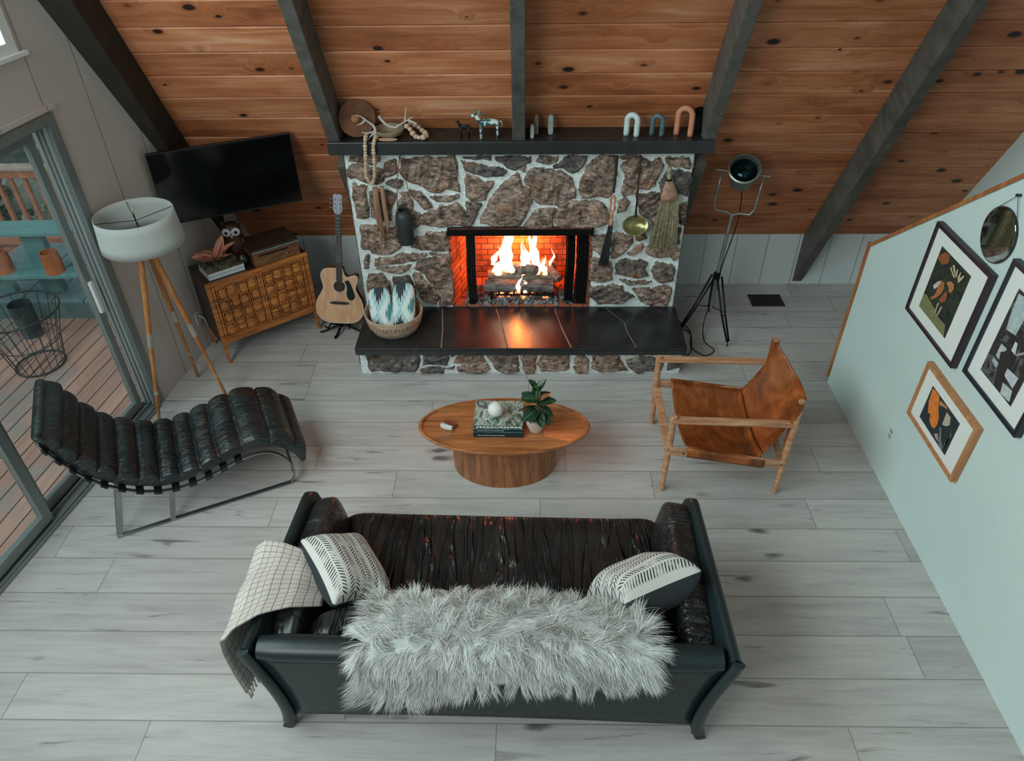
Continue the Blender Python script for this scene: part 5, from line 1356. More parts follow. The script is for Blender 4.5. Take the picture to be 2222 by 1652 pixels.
b = MB(); b.soft((0, 0, .012), (.15, .035, .024), .8, nu=24, nv=10); s_ = tag(obj('wood_slip', b, plain('driftwood', (178, 138, 108), .7, var=.2), None, smooth=True), 'short pale driftwood stick lying in front of the mantel bowl', 'stick'); s_.location = (-1.03, 5.455, MZ)
# two animal figurines
def quad(name, label, cat, c, L, H, mat, hornlike, rz=0, face=-1):
    root = thing(name, label, cat, c, rz)
    b = MB(); zt = H*.62
    b.soft((0, 0, zt), (L*.74, L*.26, H*.27), .75, nu=28, nv=14); obj('body', b, mat, root, smooth=True)
    b = MB(); b.tube([(face*L*.30, 0, zt+H*.02), (face*L*.40, 0, zt+H*.18), (face*L*.45, 0, zt+H*.27)], [H*.11, H*.09, H*.075], 12); b.ball((face*L*.50, 0, zt+H*.27), H*.095, 14, None, (1.45, .8, .85)); obj('head', b, mat, root, smooth=True)
    for sx in (-1, 1):
        for sy in (-1, 1):
            b = MB(); b.tube([(sx*L*.28, sy*L*.08, zt), (sx*L*.29, sy*L*.085, zt*.5), (sx*L*.28, sy*L*.085, 0)], [H*.075, H*.05, H*.055], 10); obj('leg', b, mat, root, smooth=True)
    for s in (-1, 1):
        b = MB()
        if hornlike: b.tube(spline3([(face*L*.46, s*.006, zt+H*.32), (face*L*.40, s*.012, zt+H*.42), (face*L*.28, s*.014, zt+H*.40), (face*L*.25, s*.014, zt+H*.28)], 4), H*.028, 8)
        else: b.tube([(face*L*.45, s*H*.05, zt+H*.32), (face*L*.44, s*H*.06, zt+H*.41)], [H*.03, H*.008], 8)
        obj('horn' if hornlike else 'ear', b, mat, root, smooth=True)
    b = MB(); b.tube([(-face*L*.36, 0, zt+H*.06), (-face*L*.44, 0, zt+H*.02), (-face*L*.45, 0, zt-H*.16)], [H*.03, H*.025, H*.02], 8); obj('tail', b, mat, root, smooth=True)
M_fb = plain('black_cast_iron', (28, 30, 32), .5, .3)
def m_pinto():
    t = NT('green_white_glaze'); n = t.noise(t.map(t.co(), (18, 18, 34)), 1, 2, .5, .5)
    t.P(Base_Color=t.mix(t.sm(n, .47, .52), srgb(206, 218, 216), srgb(60, 92, 92)), Roughness=.3); return t.m
quad('horse_figurine', 'small black animal figurine on the mantel beside the striped ram', 'figurine', (-.455, 5.54, MZ), .105, .125, M_fb, False)
quad('ram_figurine', 'white and green glazed ram figurine left of the centre beam on the mantel', 'figurine', (-.27, 5.52, MZ), .215, .185, m_pinto(), True)
# totem stones right of the centre beam
for lab, x, y, w_, h, rgb, nm in (('tall pinkish stone block right of the centre beam on the mantel', .083, 5.58, .036, .155, (150, 124, 116), 'pink_stone'), ('short white stone block at the foot of the pink one on the mantel', .052, 5.50, .030, .105, (188, 190, 188), 'white_stone'), ('tall grey-white stone block standing alone on the mantel', .192, 5.58, .042, .150, (168, 182, 182), 'pale_stone')):
    b = MB(); b.soft((0, 0, h/2), (w_, .045, h), .45, nu=24, nv=14); o = tag(obj('stone_block', b, plain(nm, rgb, .7, var=.15, nscale=15), None, smooth=True), lab, 'stone block', 'stone blocks on the mantel'); o.location = (x, y, MZ)
# three arches
def arch(label, c, w_, h, r, mat, rz):
    P = [(-w_/2, 0, r*.2)]+[(-w_/2, 0, z) for z in np.linspace(r, h-w_/2-r, 5)]+[(-w_/2*math.cos(a), 0, h-w_/2-r+math.sin(a)*w_/2) for a in np.linspace(.15, PI-.15, 12)]+[(w_/2, 0, z) for z in np.linspace(h-w_/2-r, r, 5)]+[(w_/2, 0, r*.2)]
    b = MB(); b.tube([V(p) for p in P], r, 18); 
    b.lathe([(0, 0), (r*.93, .001), (r, r*.2)], 18, (-w_/2, 0, 0)); b.lathe([(0, 0), (r*.93, .001), (r, r*.2)], 18, (w_/2, 0, 0))
    o = tag(obj('arch_ornament', b, mat, None, smooth=True), label, 'ornament', 'ceramic arches on the mantel'); o.location = c; o.rotation_euler = (0, 0, rz)
arch('white speckled ceramic arch on the mantel', (.800, 5.545, MZ), .078, .175, .0215, plain('speckled_white', (206, 222, 220), .45, var=.1, nscale=40), -.35)
arch('dark teal ceramic arch between the white and terracotta ones', (.990, 5.545, MZ), .075, .165, .019, plain('teal_glaze', (82, 108, 112), .35, var=.15, nscale=25), -.35)
arch('tall terracotta arch at the right end of the mantel', (1.190, 5.545, MZ), .105, .222, .0215, plain('terracotta', (206, 138, 106), .6, var=.08, nscale=20), -.38)
disc_dish('black_plate', 'dark round plate leaning against the right beam behind the terracotta arch', 'plate', (1.318, 5.60, MZ+.095), .095, (-.80, -.55, .2), M_blk, None)

# ------------------------------------------------------------------ things hung on the stone face (face at y = 5.53)
can = thing('canister', 'dark galvanised canister hung on a leather cord left of the firebox', 'canister', (-.975, 5.475, .975))
b = MB(); b.lathe([(0, 0), (.062, 0), (.068, .01), (.068, .24), (.060, .265), (.046, .275), (.046, .292), (.040, .292), (.040, .27), (.055, .25), (0, .04)], 36); obj('can', b, plain('dark_zinc', (66, 72, 72), .5, .5, var=.15, nscale=9), can, smooth=True, angle=40)
for k, tg in enumerate(((-.070, .0), (.085, .0))):
    b = MB(); b.tube([(.016, -.005, .72), (tg[0]*.55, .02, .5), (tg[0]*.95, .012, .285), (tg[0]*.8, 0, .255)] if k else [(.016, -.005, .72), (-.030, .02, .5), (-.05, .012, .29), (-.045, 0, .262)], .004, 8); obj('hanging_cord', b, plain('tan_strap', (142, 104, 78), .7), can)
b = MB(); b.tube([(0.016, .06, .72), (.016, -.012, .72)], .005, 8); obj('hook', b, M_blk, can)
tg = thing('wooden_tongs', 'long worn wooden tongs hung on the stones beside the canister', 'tongs', (-1.145, 5.485, 1.02))
M_tw = wood('worn_wood', (160, 118, 92), (116, 80, 60), 2, 1.5, .65)
b = MB(); b.tube([(-.035, 0, .43), (-.038, .0, .25), (-.030, -.004, .10), (-.004, -.006, -.015)], [(.024, .012), (.028, .014), (.024, .012), (.013, .009)], 12, flat=(1, 0, 0)); obj('arm', b, M_tw, tg, smooth=True)
b = MB(); b.tube([(.020, 0, .44), (.022, .0, .27), (.030, -.004, .12), (.024, -.006, .045)], [(.017, .011), (.020, .012), (.019, .011), (.013, .009)], 12, flat=(1, 0, 0)); obj('arm', b, M_tw, tg, smooth=True)
b = MB(); b.tube([(-.035, 0, .40), (.021, 0, .405)], .006, 8); obj('pin', b, M_tw, tg)
br = thing('fire_brush', 'long black bristle brush with braided handle right of the firebox', 'brush', (.69, 5.455, 1.10))
b = MB(); b.tube([(.012, .028, .60), (.008, .022, .45), (.0, .0, .31)], [(.010, .003)]*3, 8, flat=(1, 0, 0)); obj('strap', b, plain('black_strap', (22, 26, 28), .5), br)
M_br = plain('braided_rope', (196, 140, 104), .7, var=.2, nscale=40)
for s in (-1, 1):
    b = MB(); P = [(s*.019*math.sin(PI*min(1, k/7))+(0.006*s*math.sin(k*1.4)), .004*math.cos(k*2.2), .29-k*.022) for k in range(11)]; b.tube(spline3(P, 3), .009, 10); obj('braid', b, M_br, br, smooth=True)
b = MB(); b.lathe([(0, 0), (.018, 0), (.020, .03), (.014, .05), (0, .055)], 16, (.0, 0, .035)); obj('binding', b, M_br, br, smooth=True)
def bristles(root, x0, x1, z0, bx0, bx1, zb, n, mat, y=0, r=.0022, skew=0.0, dep=.018):
    b = MB(); r_ = random.Random(n)
    for i in range(n):
        a = r_.random(); c = r_.uniform(-1, 1); p0 = V((x0+(x1-x0)*a, y+c*dep*.6, z0)); p1 = V((bx0+(bx1-bx0)*a+r_.uniform(-.006, .006), y+c*dep+r_.uniform(-.004, .004), zb+r_.uniform(-.012, .02)+skew*a))
        b.tube([p0, p0.lerp(p1, .5)+V((0, r_.uniform(-.003, .003), 0)), p1], [r, r, r*.6], 4)
    o = obj('bristles', b, mat, root); o['kind'] = 'stuff'
bristles(br, -.016, .016, .045, -.075, .0, -.33, 170, plain('black_bristle', (40, 44, 46), .6, var=.3, nscale=40), dep=.014)
ld = thing('ladle', 'brass ladle with a long dark iron handle hung on the stones', 'ladle', (.884, 5.46, 1.11))
b = MB(); b.tube([(.0, .035, .585), (-.004, .02, .40), (-.002, .012, .16), (0, .012, .085)], [(.006, .003), (.006, .003), (.008, .003), (.012, .003)], 8, flat=(1, 0, 0)); obj('handle', b, plain('dark_iron', (66, 54, 46), .5, .6), ld)
b = MB(); RL = V((0, -.86, .5)).to_track_quat('Z', 'X').to_matrix()
b.lathe([(0, -.040), (.05, -.034), (.085, -.014), (.102, .008), (.104, .012), (.099, .012), (.080, -.008), (.045, -.026), (0, -.032)], 40, (0, 0, .02), Matrix.Rotation(.52, 3, 'X') @ Matrix.Diagonal((1.0, .82, 1)) if False else RL @ Matrix.Diagonal((.78, 1.0, 1)), 1, 1)
obj('bowl', b, plain('tarnished_brass', (158, 150, 104), .3, .75, var=.25, nscale=10), ld, smooth=True, angle=50)
bm_ = thing('hearth_broom', 'natural straw hearth broom hung at the right edge of the fireplace', 'broom', (1.115, 5.455, 1.15))
M_str = plain('straw', (150, 140, 112), .8, var=.3, nscale=40)
b = MB(); b.tube([(-.012, .02, .485), (-.010, .01, .44), (-.008, .0, .39), (0, 0, .34)], [.012, .020, .016, .022], 12); obj('handle', b, M_str, bm_, smooth=True)
b = MB(); b.tube([(-.012, .03, .50), (-.016, .0, .475), (-.012, .022, .455)], .003, 6); obj('hanging_loop', b, M_blk, bm_)
b = MB(); b.tube([(-.006, 0, .375), (-.004, 0, .36)], .022, 14); obj('twine_band', b, M_blk, bm_, smooth=True, angle=50)
b = MB(); b.tube([(-.002, 0, .355), (.004, 0, .30), (.012, 0, .24), (.018, 0, .20)], [(.026, .020), (.050, .024), (.066, .026), (.072, .026)], 18, flat=(1, 0, 0)); obj('shoulder', b, plain('pinkish_wrap', (176, 134, 112), .8, var=.25, nscale=30, bump=.5, bscale=80), bm_, smooth=True)
bristles(bm_, -.048, .084, .215, -.105, .118, -.215, 420, M_str, r=.0024, dep=.026)
# ------------------------------------------------------------------ basket with blankets on the hearth
bk_ = thing('basket', 'round woven basket on the left end of the slate hearth', 'basket', (-1.105, 5.225, .3075))
def m_wick():
    t = NT('woven_seagrass'); x, y, z = t.sep(t.co()); ang = t.math('ARCTAN2', y, x)
    w = t.math('SINE', t.math('MULTIPLY', z, 420.0)); s2 = t.math('SINE', t.math('MULTIPLY', ang, 60.0))
    band = t.math('MULTIPLY', t.math('MULTIPLY', t.sm(z, .088, .094), t.math('SUBTRACT', 1.0, t.sm(z, .125, .131))), t.math('GREATER_THAN', t.math('SINE', t.math('MULTIPLY', ang, 44.0)), .1))
    n = t.noise(t.co(), 25, 4); c = t.ramp(n, [(.3, srgb(176, 146, 120)), (.7, srgb(214, 190, 166))])
    t.P(Base_Color=t.mix(t.math('MULTIPLY', band, .6), c, srgb(112, 74, 58)), Roughness=.8); t.bump(t.math('MULTIPLY', w, s2), .7, .006); return t.m
b = MB(); b.lathe([(0, 0), (.17, 0), (.195, .01), (.225, .07), (.24, .13), (.243, .165), (.236, .172), (.228, .165), (.22, .12), (.18, .02), (0, .012)], 64); obj('basket_body', b, m_wick(), bk_, smooth=True, angle=60)
b = MB(); b.tube([(.240*math.cos(a), .240*math.sin(a), .17+.0) for a in np.linspace(0, 2*PI, 64)[:-1]], .0075, 8, closed=True); obj('rim', b, plain('rim_wicker', (190, 158, 130), .8, var=.15), bk_, smooth=True)
def m_sw():
    t = NT('southwestern_weave'); x, y, z = t.sep(t.co())
    zz = t.math('ADD', z, t.math('MULTIPLY', y, -.6))
    def tri(c, per, ph=0.0):
        return t.math('ABSOLUTE', t.math('SUBTRACT', t.math('FRACT', t.math('ADD', t.math('DIVIDE', c, per), ph)), .5))
    saw = t.math('MULTIPLY', t.math('ABSOLUTE', t.math('SUBTRACT', t.math('FRACT', t.math('DIVIDE', x, .018)), .5)), .22)
    d = t.math('ADD', t.math('ADD', t.math('MULTIPLY', tri(x, .19, .12), .8), tri(zz, .24, .3)), saw)
    c = t.ramp(d, [(.0, srgb(88, 146, 146)), (.20, srgb(222, 230, 228)), (.44, srgb(150, 200, 200)), (.54, srgb(226, 232, 230)), (.58, srgb(56, 66, 74)), (.86, srgb(112, 164, 166))])
    c.node.color_ramp.interpolation = 'CONSTANT'
    t.P(Base_Color=c, Roughness=.9); t.bump(t.noise(t.co(), 160, 2), .3, .003); return t.m
M_sw = m_sw()
for lab, c, rx, ry, w_ in (('rolled teal patterned blanket in the hearth basket nearest the guitar', (-1.200, 5.215, .475), -.62, -.22, .20), ('rolled teal patterned blanket in the hearth basket nearest the firebox', (-1.015, 5.235, .505), -.58, .02, .19)):
    b = MB(); R = Matrix.Rotation(ry, 3, 'Y') @ Matrix.Rotation(rx, 3, 'X')
    b.soft((0, 0, 0), (w_, .105, .40), .55, R=R, nu=40, nv=30, e2=.7); o = tag(obj('folded_blanket', b, M_sw, None, smooth=True), lab, 'blanket', 'blankets in the basket'); o.location = c
# ------------------------------------------------------------------ pictures on the stair wall
GP = 'framed pictures on the stair wall'
def flat(par, name, s, mat, x=-.0005, t=.0008, O=V((0, 0, 0))):
    b = MB(); P = [[float(q)/1000 for q in p.split(',')] for p in s.split()]
    b.prism(P, lambda y, z, k: V((RX-.030+x-t*k, y, z))-O); return obj(name, b, mat, par)
def frame(label, y0, y1, z0, z1, fw, fmat, photo, pmat):
    """y0<y1; picture hangs on the face x = RX"""
    root = thing('picture_frame', label, 'framed picture', (RX, (y0+y1)/2, z0), 0, GP); O = V((RX, (y0+y1)/2, z0))
    b = MB(); D = .038
    for (ya, yb, za, zb) in ((y0, y1, z0, z0+fw), (y0, y1, z1-fw, z1), (y0, y0+fw, z0+fw, z1-fw), (y1-fw, y1, z0+fw, z1-fw)): b.box(V((RX-D/2-.001, (ya+yb)/2, (za+zb)/2))-O, (D, yb-ya, zb-za))
    obj('frame', b, fmat, root, bevel=.0012)
    b = MB(); b.box(V((RX-.014, (y0+y1)/2, (z0+z1)/2))-O, (.024, y1-y0-2*fw+.002, z1-z0-2*fw+.002)); obj('mat_board', b, plain('mat_board', (226, 230, 226), .8, var=.01), root)
    b = MB(); a = photo; b.box(V((RX-.0275, (a[0]+a[1])/2, (a[2]+a[3])/2))-O, (.003, a[1]-a[0], a[3]-a[2])); ph = obj('photo', b, pmat, root)
    return root, O, ph
M_fr1 = plain('maroon_black_frame', (52, 36, 44), .4, var=.15); M_fr2 = plain('navy_black_frame', (30, 40, 50), .4, var=.1); M_fr3 = wood('light_oak_frame', (196, 142, 98), (164, 108, 66), 2, 2, .5)
r1, O1, p1 = frame('dark maroon frame with a photo of a stag among autumn trees', 3.460, 4.112, 1.195, 1.812, .022, M_fr1, (3.632, 3.990, 1.290, 1.708), m_cover('forest_print', [(24, 34, 36), (38, 48, 46), (60, 66, 52), (30, 38, 42)], 1, (3, 12, 12)))
def art(par, O, items):
    for k, (nm, s, rgb) in enumerate(items): flat(par, nm, s, plain('ink_%d_%d_%d' % rgb, rgb, .6, var=.15, nscale=30), -.0002*k, .0008, O)
art(p1, O1, [('foliage', '3983,1649 3935,1697 3884,1705 3866,1662 3912,1624 3975,1628', (150, 88, 46)), ('undergrowth', '3988,1294 3988,1381 3955,1394 3828,1371 3770,1354 3672,1359 3642,1292', (128, 126, 88)),
  ('stag_body', '3898,1518 3867,1545 3829,1550 3816,1523 3817,1491 3838,1452 3867,1420 3886,1399 3908,1404 3878,1436 3875,1487', (176, 108, 68)), ('stag_chest', '3820,1440 3804,1486 3783,1524 3762,1507 3758,1470 3791,1436', (158, 90, 56)),
  ('stag_rump', '3927,1475 3904,1514 3873,1541 3864,1529 3879,1494 3901,1465', (206, 196, 184)), ('stag_head', '3814,1563 3778,1592 3739,1594 3726,1567 3740,1533 3769,1533 3770,1550', (190, 122, 80)),
  ('stag_leg', '3820,1418 3803,1428 3805,1386 3800,1358 3814,1353', (186, 160, 140)), ('stag_leg', '3777,1418 3759,1429 3768,1373 3773,1352 3783,1359', (186, 160, 140)),
  ('antler', '3762,1623 3782,1628 3832,1651 3823,1660 3781,1638 3753,1633', (206, 186, 150)), ('antler', '3765,1638 3819,1675 3802,1685 3766,1655', (206, 186, 150)), ('antler', '3757,1638 3766,1680 3755,1682 3742,1639', (206, 186, 150)),
  ('antler', '3719,1631 3707,1655 3689,1682 3679,1679 3689,1653 3710,1619', (206, 186, 150)), ('antler', '3729,1633 3727,1681 3717,1683 3713,1643', (206, 186, 150))])
r2, O2, p2 = frame('navy frame with a large black and white photo, cut by the picture edge', 2.800, 3.362, 1.252, 1.968, .024, M_fr2, (2.930, 3.243, 1.352, 1.862), m_cover('mono_print', [(22, 24, 26), (60, 62, 64), (34, 36, 38), (100, 104, 104), (48, 50, 52)], 3, (3, 7, 7)))
art(p2, O2, [('sky', '3228,1843 3176,1851 3112,1769 3117,1662 3197,1646 3211,1704', (176, 196, 198)), ('window', '3182,1493 3183,1568 3130,1570 3139,1489', (186, 194, 200)), ('window', '3191,1451 3190,1472 3134,1473 3139,1438', (168, 176, 184)),
  ('seated_figure', '3161,1529 3105,1578 3049,1536 3078,1463 3034,1396 3031,1358 3096,1356', (44, 44, 46)), ('sheet', '3061,1451 3064,1495 2965,1505 2971,1435', (196, 200, 208)), ('sheet', '3048,1415 2964,1426 2948,1367 3031,1356', (190, 200, 200)),
  ('strip', '3096,1585 3098,1637 3078,1641 3057,1584', (206, 212, 212)), ('beam', '3059,1587 3009,1638 3002,1628 3042,1585', (150, 154, 154))])
r3, O3, p3 = frame('light oak frame with an orange and cream abstract print, lowest on the stair wall', 3.055, 3.682, .672, 1.085, .024, M_fr3, (3.207, 3.557, .744, .990), plain('print_charcoal', (40, 52, 56), .6, var=.1))
art(p3, O3, [('orange_shape', '3544,984 3516,988 3460,988 3415,912 3383,879 3374,834 3383,796 3417,788 3455,802 3472,841 3496,828 3531,890', (226, 128, 56)), ('tan_shape', '3438,974 3368,987 3343,980 3387,965 3428,945', (186, 132, 98)),
  ('cream_shape', '3342,963 3293,964 3273,923 3297,891 3334,873', (190, 176, 158)), ('pink_shape', '3366,773 3335,801 3301,766 3336,761', (176, 150, 142)), ('grey_shape', '3344,845 3326,854 3288,798 3245,768 3241,748 3293,755', (112, 120, 118)), ('line_shape', '3246,911 3227,872 3246,801 3235,754 3241,826 3220,878', (120, 124, 122))])
# round mirror on a cord
mr = thing('round_mirror', 'small round mirror hung by a cord from a peg on the stair wall', 'mirror', (RX, 3.585, 1.985))
RM = Matrix.Rotation(-PI/2, 3, 'Y')
b = MB(); b.lathe([(0, .003), (.150, .003), (.150, .012), (.143, .013), (0, .013)], 64, (0, 0, 0), RM); obj('backing', b, M_fr2, mr, smooth=True, angle=40)
b = MB(); b.lathe([(0, .0132), (.146, .0132), (.144, .0145), (0, .0145)], 64, (0, 0, 0), RM); obj('mirror_glass', b, plain('mirror_silver', (200, 200, 196), .03, 1.0, var=0), mr, smooth=True, angle=30)
for s in (-1, 1):
    b = MB(); b.tube([(-.008, s*.10, .11), (-.016, -.03, .235)], .0016, 6); obj('cord', b, M_fr2, mr)
b = MB(); b.tube([(0, -.03, .235), (-.026, -.03, .237)], .008, 10); obj('peg', b, M_fr2, mr, smooth=True, angle=50)
ot = thing('wall_outlet', 'white electrical outlet low on the stair wall', 'outlet', (RX, 3.80, .38))
b = MB(); b.box((-.003, 0, 0), (.006, .072, .115)); obj('cover_plate', b, M_stairwall, ot, bevel=.002)
for z in (-.022, .022):
    b = MB(); b.box((-.007, 0, z), (.002, .032, .028)); obj('socket', b, plain('socket_grey', (150, 160, 158), .5), ot, bevel=.002)
# small white outlet and cord by the window wall, behind the lamp
so_ = thing('power_socket', 'small pale socket with a white cord low on the panelled wall by the cabinet', 'outlet', lw(2.62, .32, 0), math.atan2(LE.y, LE.x))
b = MB(); b.box((0, -.004, 0), (.07, .008, .11)); obj('cover_plate', b, M_panel, so_, bevel=.002)
b = MB(); b.tube([(0, -.012, .03), (.01, -.05, .0), (.04, -.05, -.12), (.10, -.04, -.25), (.14, -.05, -.31)], .005, 8); obj('cord', b, plain('white_cord', (190, 190, 186), .5), so_, smooth=True)

# ------------------------------------------------------------------ outside: deck and garden seen through the glass door
DZ = -.10
def m_deck():
    t = NT('deck_boards'); x, y, z = t.sep(t.map(t.co(), rot=(0, 0, .10)))
    r = t.math('DIVIDE', x, .142); row = t.math('FLOOR', r); fr = t.math('FRACT', r); e = t.math('MINIMUM', fr, t.math('SUBTRACT', 1.0, fr)); g = t.math('SUBTRACT', 1.0, t.sm(e, .02, .05))
    rnd = t.white(t.comb(row, 1.0, 2.0)); n = t.noise(t.comb(t.math('MULTIPLY', x, 18.0), t.math('MULTIPLY', y, 1.3), rnd), 1.5, 5, .6)
    c = t.ramp(t.math('ADD', t.math('MULTIPLY', n, .7), t.math('MULTIPLY', rnd, .3)), [(.3, srgb(150, 108, 96)), (.7, srgb(196, 150, 134))])
    c = t.mix(t.sm(t.noise(t.co(), 1.3, 3), .5, .7), c, srgb(150, 138, 134))
    t.P(Base_Color=t.mix(g, c, srgb(52, 36, 30)), Roughness=.6); t.bump(t.math('MULTIPLY', g, -1.0), .6, .006); return t.m
b = MB(); b.prism([(-3.36, -1.5), (-2.55, 7.6), (-7.2, 7.6), (-7.2, -1.5)], lambda x, y, t: V((x, y, DZ-.05*t))); dk = struct(obj('floor_deck', b, m_deck()))
M_rail = plain('orange_cedar', (206, 140, 112), .6, var=.12, nscale=6)
dr = thing('deck_railing', 'orange cedar railing with upright balusters at the far edge of the deck', 'railing', (-5.0, 7.5, DZ))
b = MB(); b.box((0, 0, .93), (4.6, .14, .035)); obj('top_rail', b, plain('pale_rail_cap', (208, 186, 176), .6), dr, bevel=.004)
b = MB(); b.box((0, -.03, .87), (4.6, .04, .09)); b2 = obj('upper_rail', b, M_rail, dr, bevel=.004)
b = MB(); b.box((0, -.03, .09), (4.6, .04, .09)); obj('lower_rail', b, M_rail, dr, bevel=.004)
bal = None
for i in range(30):
    x = -2.2+i*.152
    if bal is None:
        b = MB(); b.box((0, 0, .47), (.045, .04, .82)); bal = obj('baluster', b, M_rail, dr, bevel=.003); bal.location = (x, .0, 0)
    else:
        o = bal.copy(); COL.objects.link(o); o.parent = dr; o.location = (x, .0, 0)
for x in (-1.0, .7, 2.1):
    b = MB(); b.box((x, .05, .46), (.095, .095, .92)); obj('post', b, M_rail, dr, bevel=.004)
M_tealp = plain('teal_paint', (106, 150, 152), .5, var=.06)
bn = thing('garden_table', 'teal painted picnic table on the deck behind the wire basket', 'table', (-4.72, 6.12, DZ+.20), .04)
b = MB()
for k in range(2): b.box((.04, .0+k*.145, .66), (1.05, .135, .035))
obj('tabletop', b, M_tealp, bn, bevel=.004)
b = MB(); b.box((-.02, -.20, .34), (1.25, .17, .035)); obj('bench_seat', b, M_tealp, bn, bevel=.004)
for x in (-.35, .12):
    b = MB(); b.box((x, .07, .325), (.20, .08, .65)); obj('leg', b, M_tealp, bn, bevel=.004)
b = MB(); b.box((-.10, -.08, .30), (1.0, .30, .04)); obj('stretcher', b, M_tealp, bn)
for k, (x, y, r_) in enumerate(((-4.80, 5.93, .085), (-4.33, 5.93, .085))):
    b = MB(); b.lathe([(0, 0), (.5*r_*2, 0), (.95*r_, .05), (r_, .12), (.86*r_, .2), (.8*r_, .2), (.8*r_, .12), (0, .03)], 24); o = tag(obj('planter_pot', b, plain('rust_pot', (186, 106, 66), .6, var=.2), None, smooth=True, angle=50), ('orange clay pot on the teal bench farther from the door frame' if k == 0 else 'orange clay pot on the teal bench nearest the door frame'), 'pot', 'clay pots on the teal bench'); o.location = (x, y, DZ+.70-.175) if False else (x, y, DZ+.558)
st = thing('deck_step', 'blue-grey painted deck step below the teal table', 'step', (-4.55, 6.55, DZ))
b = MB()
for k in range(6): b.box((-.78+k*.31, .05, .185), (.30, 1.2, .03))
obj('tread', b, plain('blue_grey_paint', (128, 150, 156), .6, var=.08), st, bevel=.003)
b = MB(); b.box((0, -.545, .085), (1.88, .03, .17)); obj('riser', b, plain('dull_teal_paint', (98, 122, 124), .6, var=.1), st)
# wire basket
wb = thing('wire_basket', 'tall open wire basket standing on the deck outside the door', 'basket', (-4.335, 5.245, DZ))
M_wire = plain('dark_wire', (62, 68, 70), .4, .6)
def ring(r, z, t=.006): 
    b = MB(); b.tube([(r*math.cos(a), r*math.sin(a), z) for a in np.linspace(0, 2*PI, 40)[:-1]], t, 6, closed=True); return b
for r_, z in ((.20, .01), (.25, .27), (.34, .56)): obj('hoop', ring(r_, z, .009 if z != .27 else .005), M_wire, wb, smooth=True)
for i in range(20):
    a = 2*PI*i/20; b = MB(); b.tube([(.20*math.cos(a), .20*math.sin(a), .01), (.25*math.cos(a), .25*math.sin(a), .27), (.34*math.cos(a), .34*math.sin(a), .56)], .0035, 5); obj('upright_wire', b, M_wire, wb)
for i in range(5):
    x = -.16+.08*i; h = math.sqrt(max(.001, .2**2-x*x)); b = MB(); b.tube([(x, -h, .01), (x, h, .01)], .003, 5); obj('base_wire', b, M_wire, wb)
b = MB(); b.lathe([(0, 0), (.09, 0), (.10, .34), (.095, .34), (.085, .02), (0, .02)], 28); pc = tag(obj('deck_planter', b, plain('slate_grey_pot', (62, 74, 76), .6, var=.1), None, smooth=True, angle=50), 'dark grey cylinder planter behind the wire basket on the deck', 'planter'); pc.location = (-4.66, 5.72, DZ)
# leafy shrub on the deck corner
def shrub(name, label, c, r, n, cols, seed, lsz=.05, group=None):
    root = thing(name, label, 'shrub', c, 0, group); rr_ = random.Random(seed)
    for j, col in enumerate(cols):
        b = MB()
        for i in range(n//len(cols)):
            d = V((rr_.gauss(0, 1), rr_.gauss(0, 1), rr_.gauss(0, 1))).normalized()*r*(rr_.uniform(.55, 1)); d.z = d.z*.8+r*.82
            u = V((rr_.gauss(0, 1), rr_.gauss(0, 1), rr_.gauss(0, 1))).normalized(); w_ = u.orthogonal().normalized(); s_ = lsz*rr_.uniform(.6, 1.3); p = d
            nn_ = u.cross(w_)
            b.bm.faces.new([b.bm.verts.new(q) for q in (p-u*s_, p-u*s_*.3+w_*s_*.42+nn_*s_*.1, p+u*s_*.5+w_*s_*.3+nn_*s_*.1, p+u*s_, p+u*s_*.5-w_*s_*.3+nn_*s_*.1, p-u*s_*.3-w_*s_*.42+nn_*s_*.1)])
        o = obj('foliage', b, plain('leaf_%d_%d_%d' % col, col, .6, var=.2, nscale=4), root); o['kind'] = 'stuff'
    b = MB(); b.tube([(0, 0, 0), (r*.1, 0, r*.8)], r*.06+.01, 8); obj('stem', b, plain('bark', (86, 74, 64), .9), root)
    return root
shrub('potted_shrub', 'pale green leafy shrub on the deck beside the door', (-3.93, 6.16, DZ+.20), .20, 360, [(142, 158, 134), (186, 196, 176), (92, 108, 88)], 2, .05)
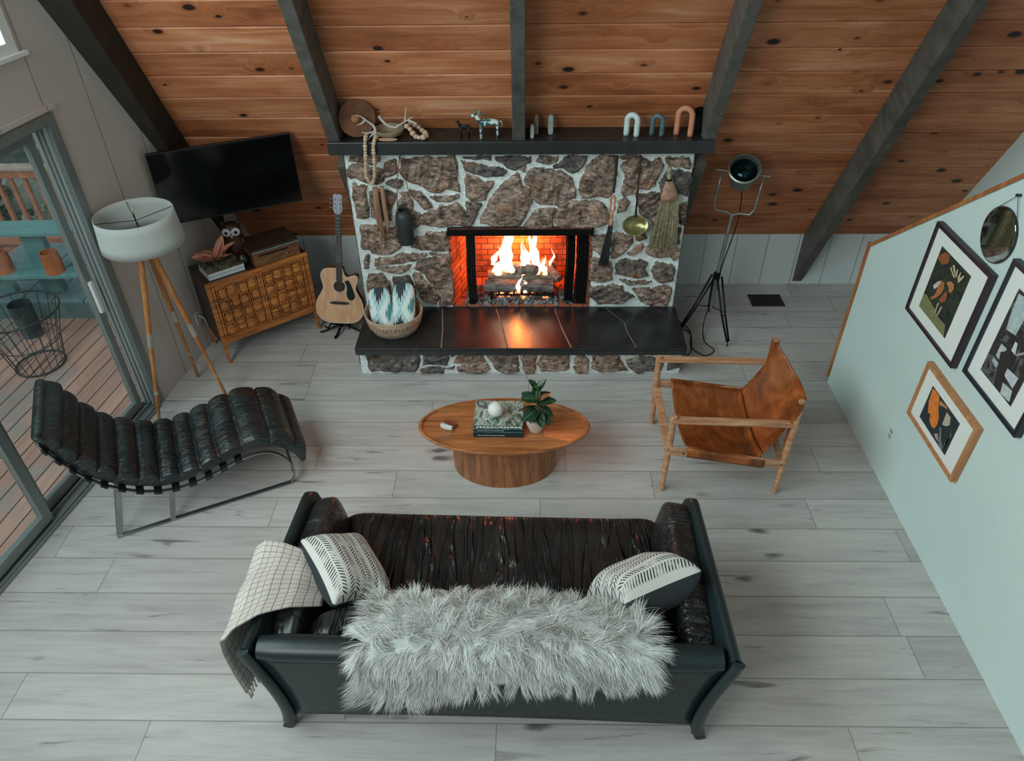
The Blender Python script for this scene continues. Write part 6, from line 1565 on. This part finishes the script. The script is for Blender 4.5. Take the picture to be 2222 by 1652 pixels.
# the slope beyond
b = MB()
def slope(u, v):
    x = -22+24*u; y = 2+26*v; return V((x, y, -1.6+.16*max(0, y-8)+.25*noise.noise(V((x*.4, y*.4, 0)))))
b.grid(slope, 40, 40)
def m_ground():
    t = NT('grey_green_ground'); n = t.noise(t.co(), 1.2, 6, .65); t.P(Base_Color=t.ramp(n, [(.35, srgb(110, 118, 110)), (.5, srgb(156, 160, 152)), (.65, srgb(196, 198, 192))]), Roughness=.9); t.bump(n, .8, .2); return t.m
tag(obj('hillside', b, m_ground(), None, smooth=True), 'grey-green sloping ground beyond the deck', 'ground', kind='structure')
del bpy.data.objects['hillside']['label']; del bpy.data.objects['hillside']['category']
for i, (x, y, z, r_) in enumerate(((-6.4, 9.2, -1.5, .7), (-8.4, 10.0, -1.4, .8), (-7.2, 12.2, -1.1, .95), (-10.0, 12.6, -1.0, 1.1), (-4.6, 10.6, -1.3, .8), (-11.2, 9.4, -1.4, .9), (-5.6, 14.2, -.8, 1.1), (-8.6, 15.6, -.5, 1.3), (-13.0, 14.4, -.7, 1.2))):
    shrub('shrub', 'grey-green shrub on the slope beyond the deck railing', (x, y, z), r_, 700, [(150, 160, 146), (112, 124, 110), (196, 202, 192)], 10+i, .13, 'shrubs beyond the deck railing')
# ------------------------------------------------------------------ light
wd = bpy.data.worlds.new('sky'); scene.world = wd; wd.use_nodes = True
nt = wd.node_tree; bg = nt.nodes['Background']
tc = nt.nodes.new('ShaderNodeTexCoord'); sx = nt.nodes.new('ShaderNodeSeparateXYZ'); nt.links.new(tc.outputs['Generated'], sx.inputs[0])
rp = nt.nodes.new('ShaderNodeValToRGB'); nt.links.new(sx.outputs[2], rp.inputs[0])
e = rp.color_ramp.elements; e[0].position = 0.0; e[0].color = (.42, .50, .50, 1); e[1].position = .35; e[1].color = (.74, .90, .93, 1)
nt.links.new(rp.outputs[0], bg.inputs[0]); bg.inputs[1].default_value = SKY
def area(name, loc, to, size, energy, color, sy=None):
    L = bpy.data.lights.new(name, 'AREA'); L.energy = energy; L.color = color; L.size = size
    if sy: L.shape = 'RECTANGLE'; L.size_y = sy
    o = bpy.data.objects.new(name, L); COL.objects.link(o); o.location = loc
    o.rotation_euler = (V(to)-V(loc)).to_track_quat('-Z', 'Y').to_euler(); return o
# sun and gable lamp: bright overcast sky to the left and behind, entering through the gable glazing
sl = bpy.data.lights.new('daylight', 'SUN'); sl.energy = SUN; sl.color = (.80, .97, .98); sl.angle = math.radians(38)
so = bpy.data.objects.new('daylight', sl); COL.objects.link(so); so.rotation_euler = V((.80, .30, -.52)).to_track_quat('-Z', 'Y').to_euler()
area('gable_window_daylight', lw(-.4, 4.5, -.30), lw(1.6, 2.2, 4.0), 3.6, GABLE, (.78, .97, .99), 2.6)
area('loft_fill_light', (-3.0, -1.2, 4.4), (.8, 5.2, 1.6), 2.6, LOFT_FILL, (.93, .97, .94), 2.4)  # added fill lamp behind the camera; no loft window is built
pl = bpy.data.lights.new('fire_glow', 'POINT'); pl.energy = GLOW; pl.color = (1, .22, .04); pl.shadow_soft_size = .08
po = bpy.data.objects.new('fire_glow', pl); COL.objects.link(po); po.location = (-.03, 5.87, .80)
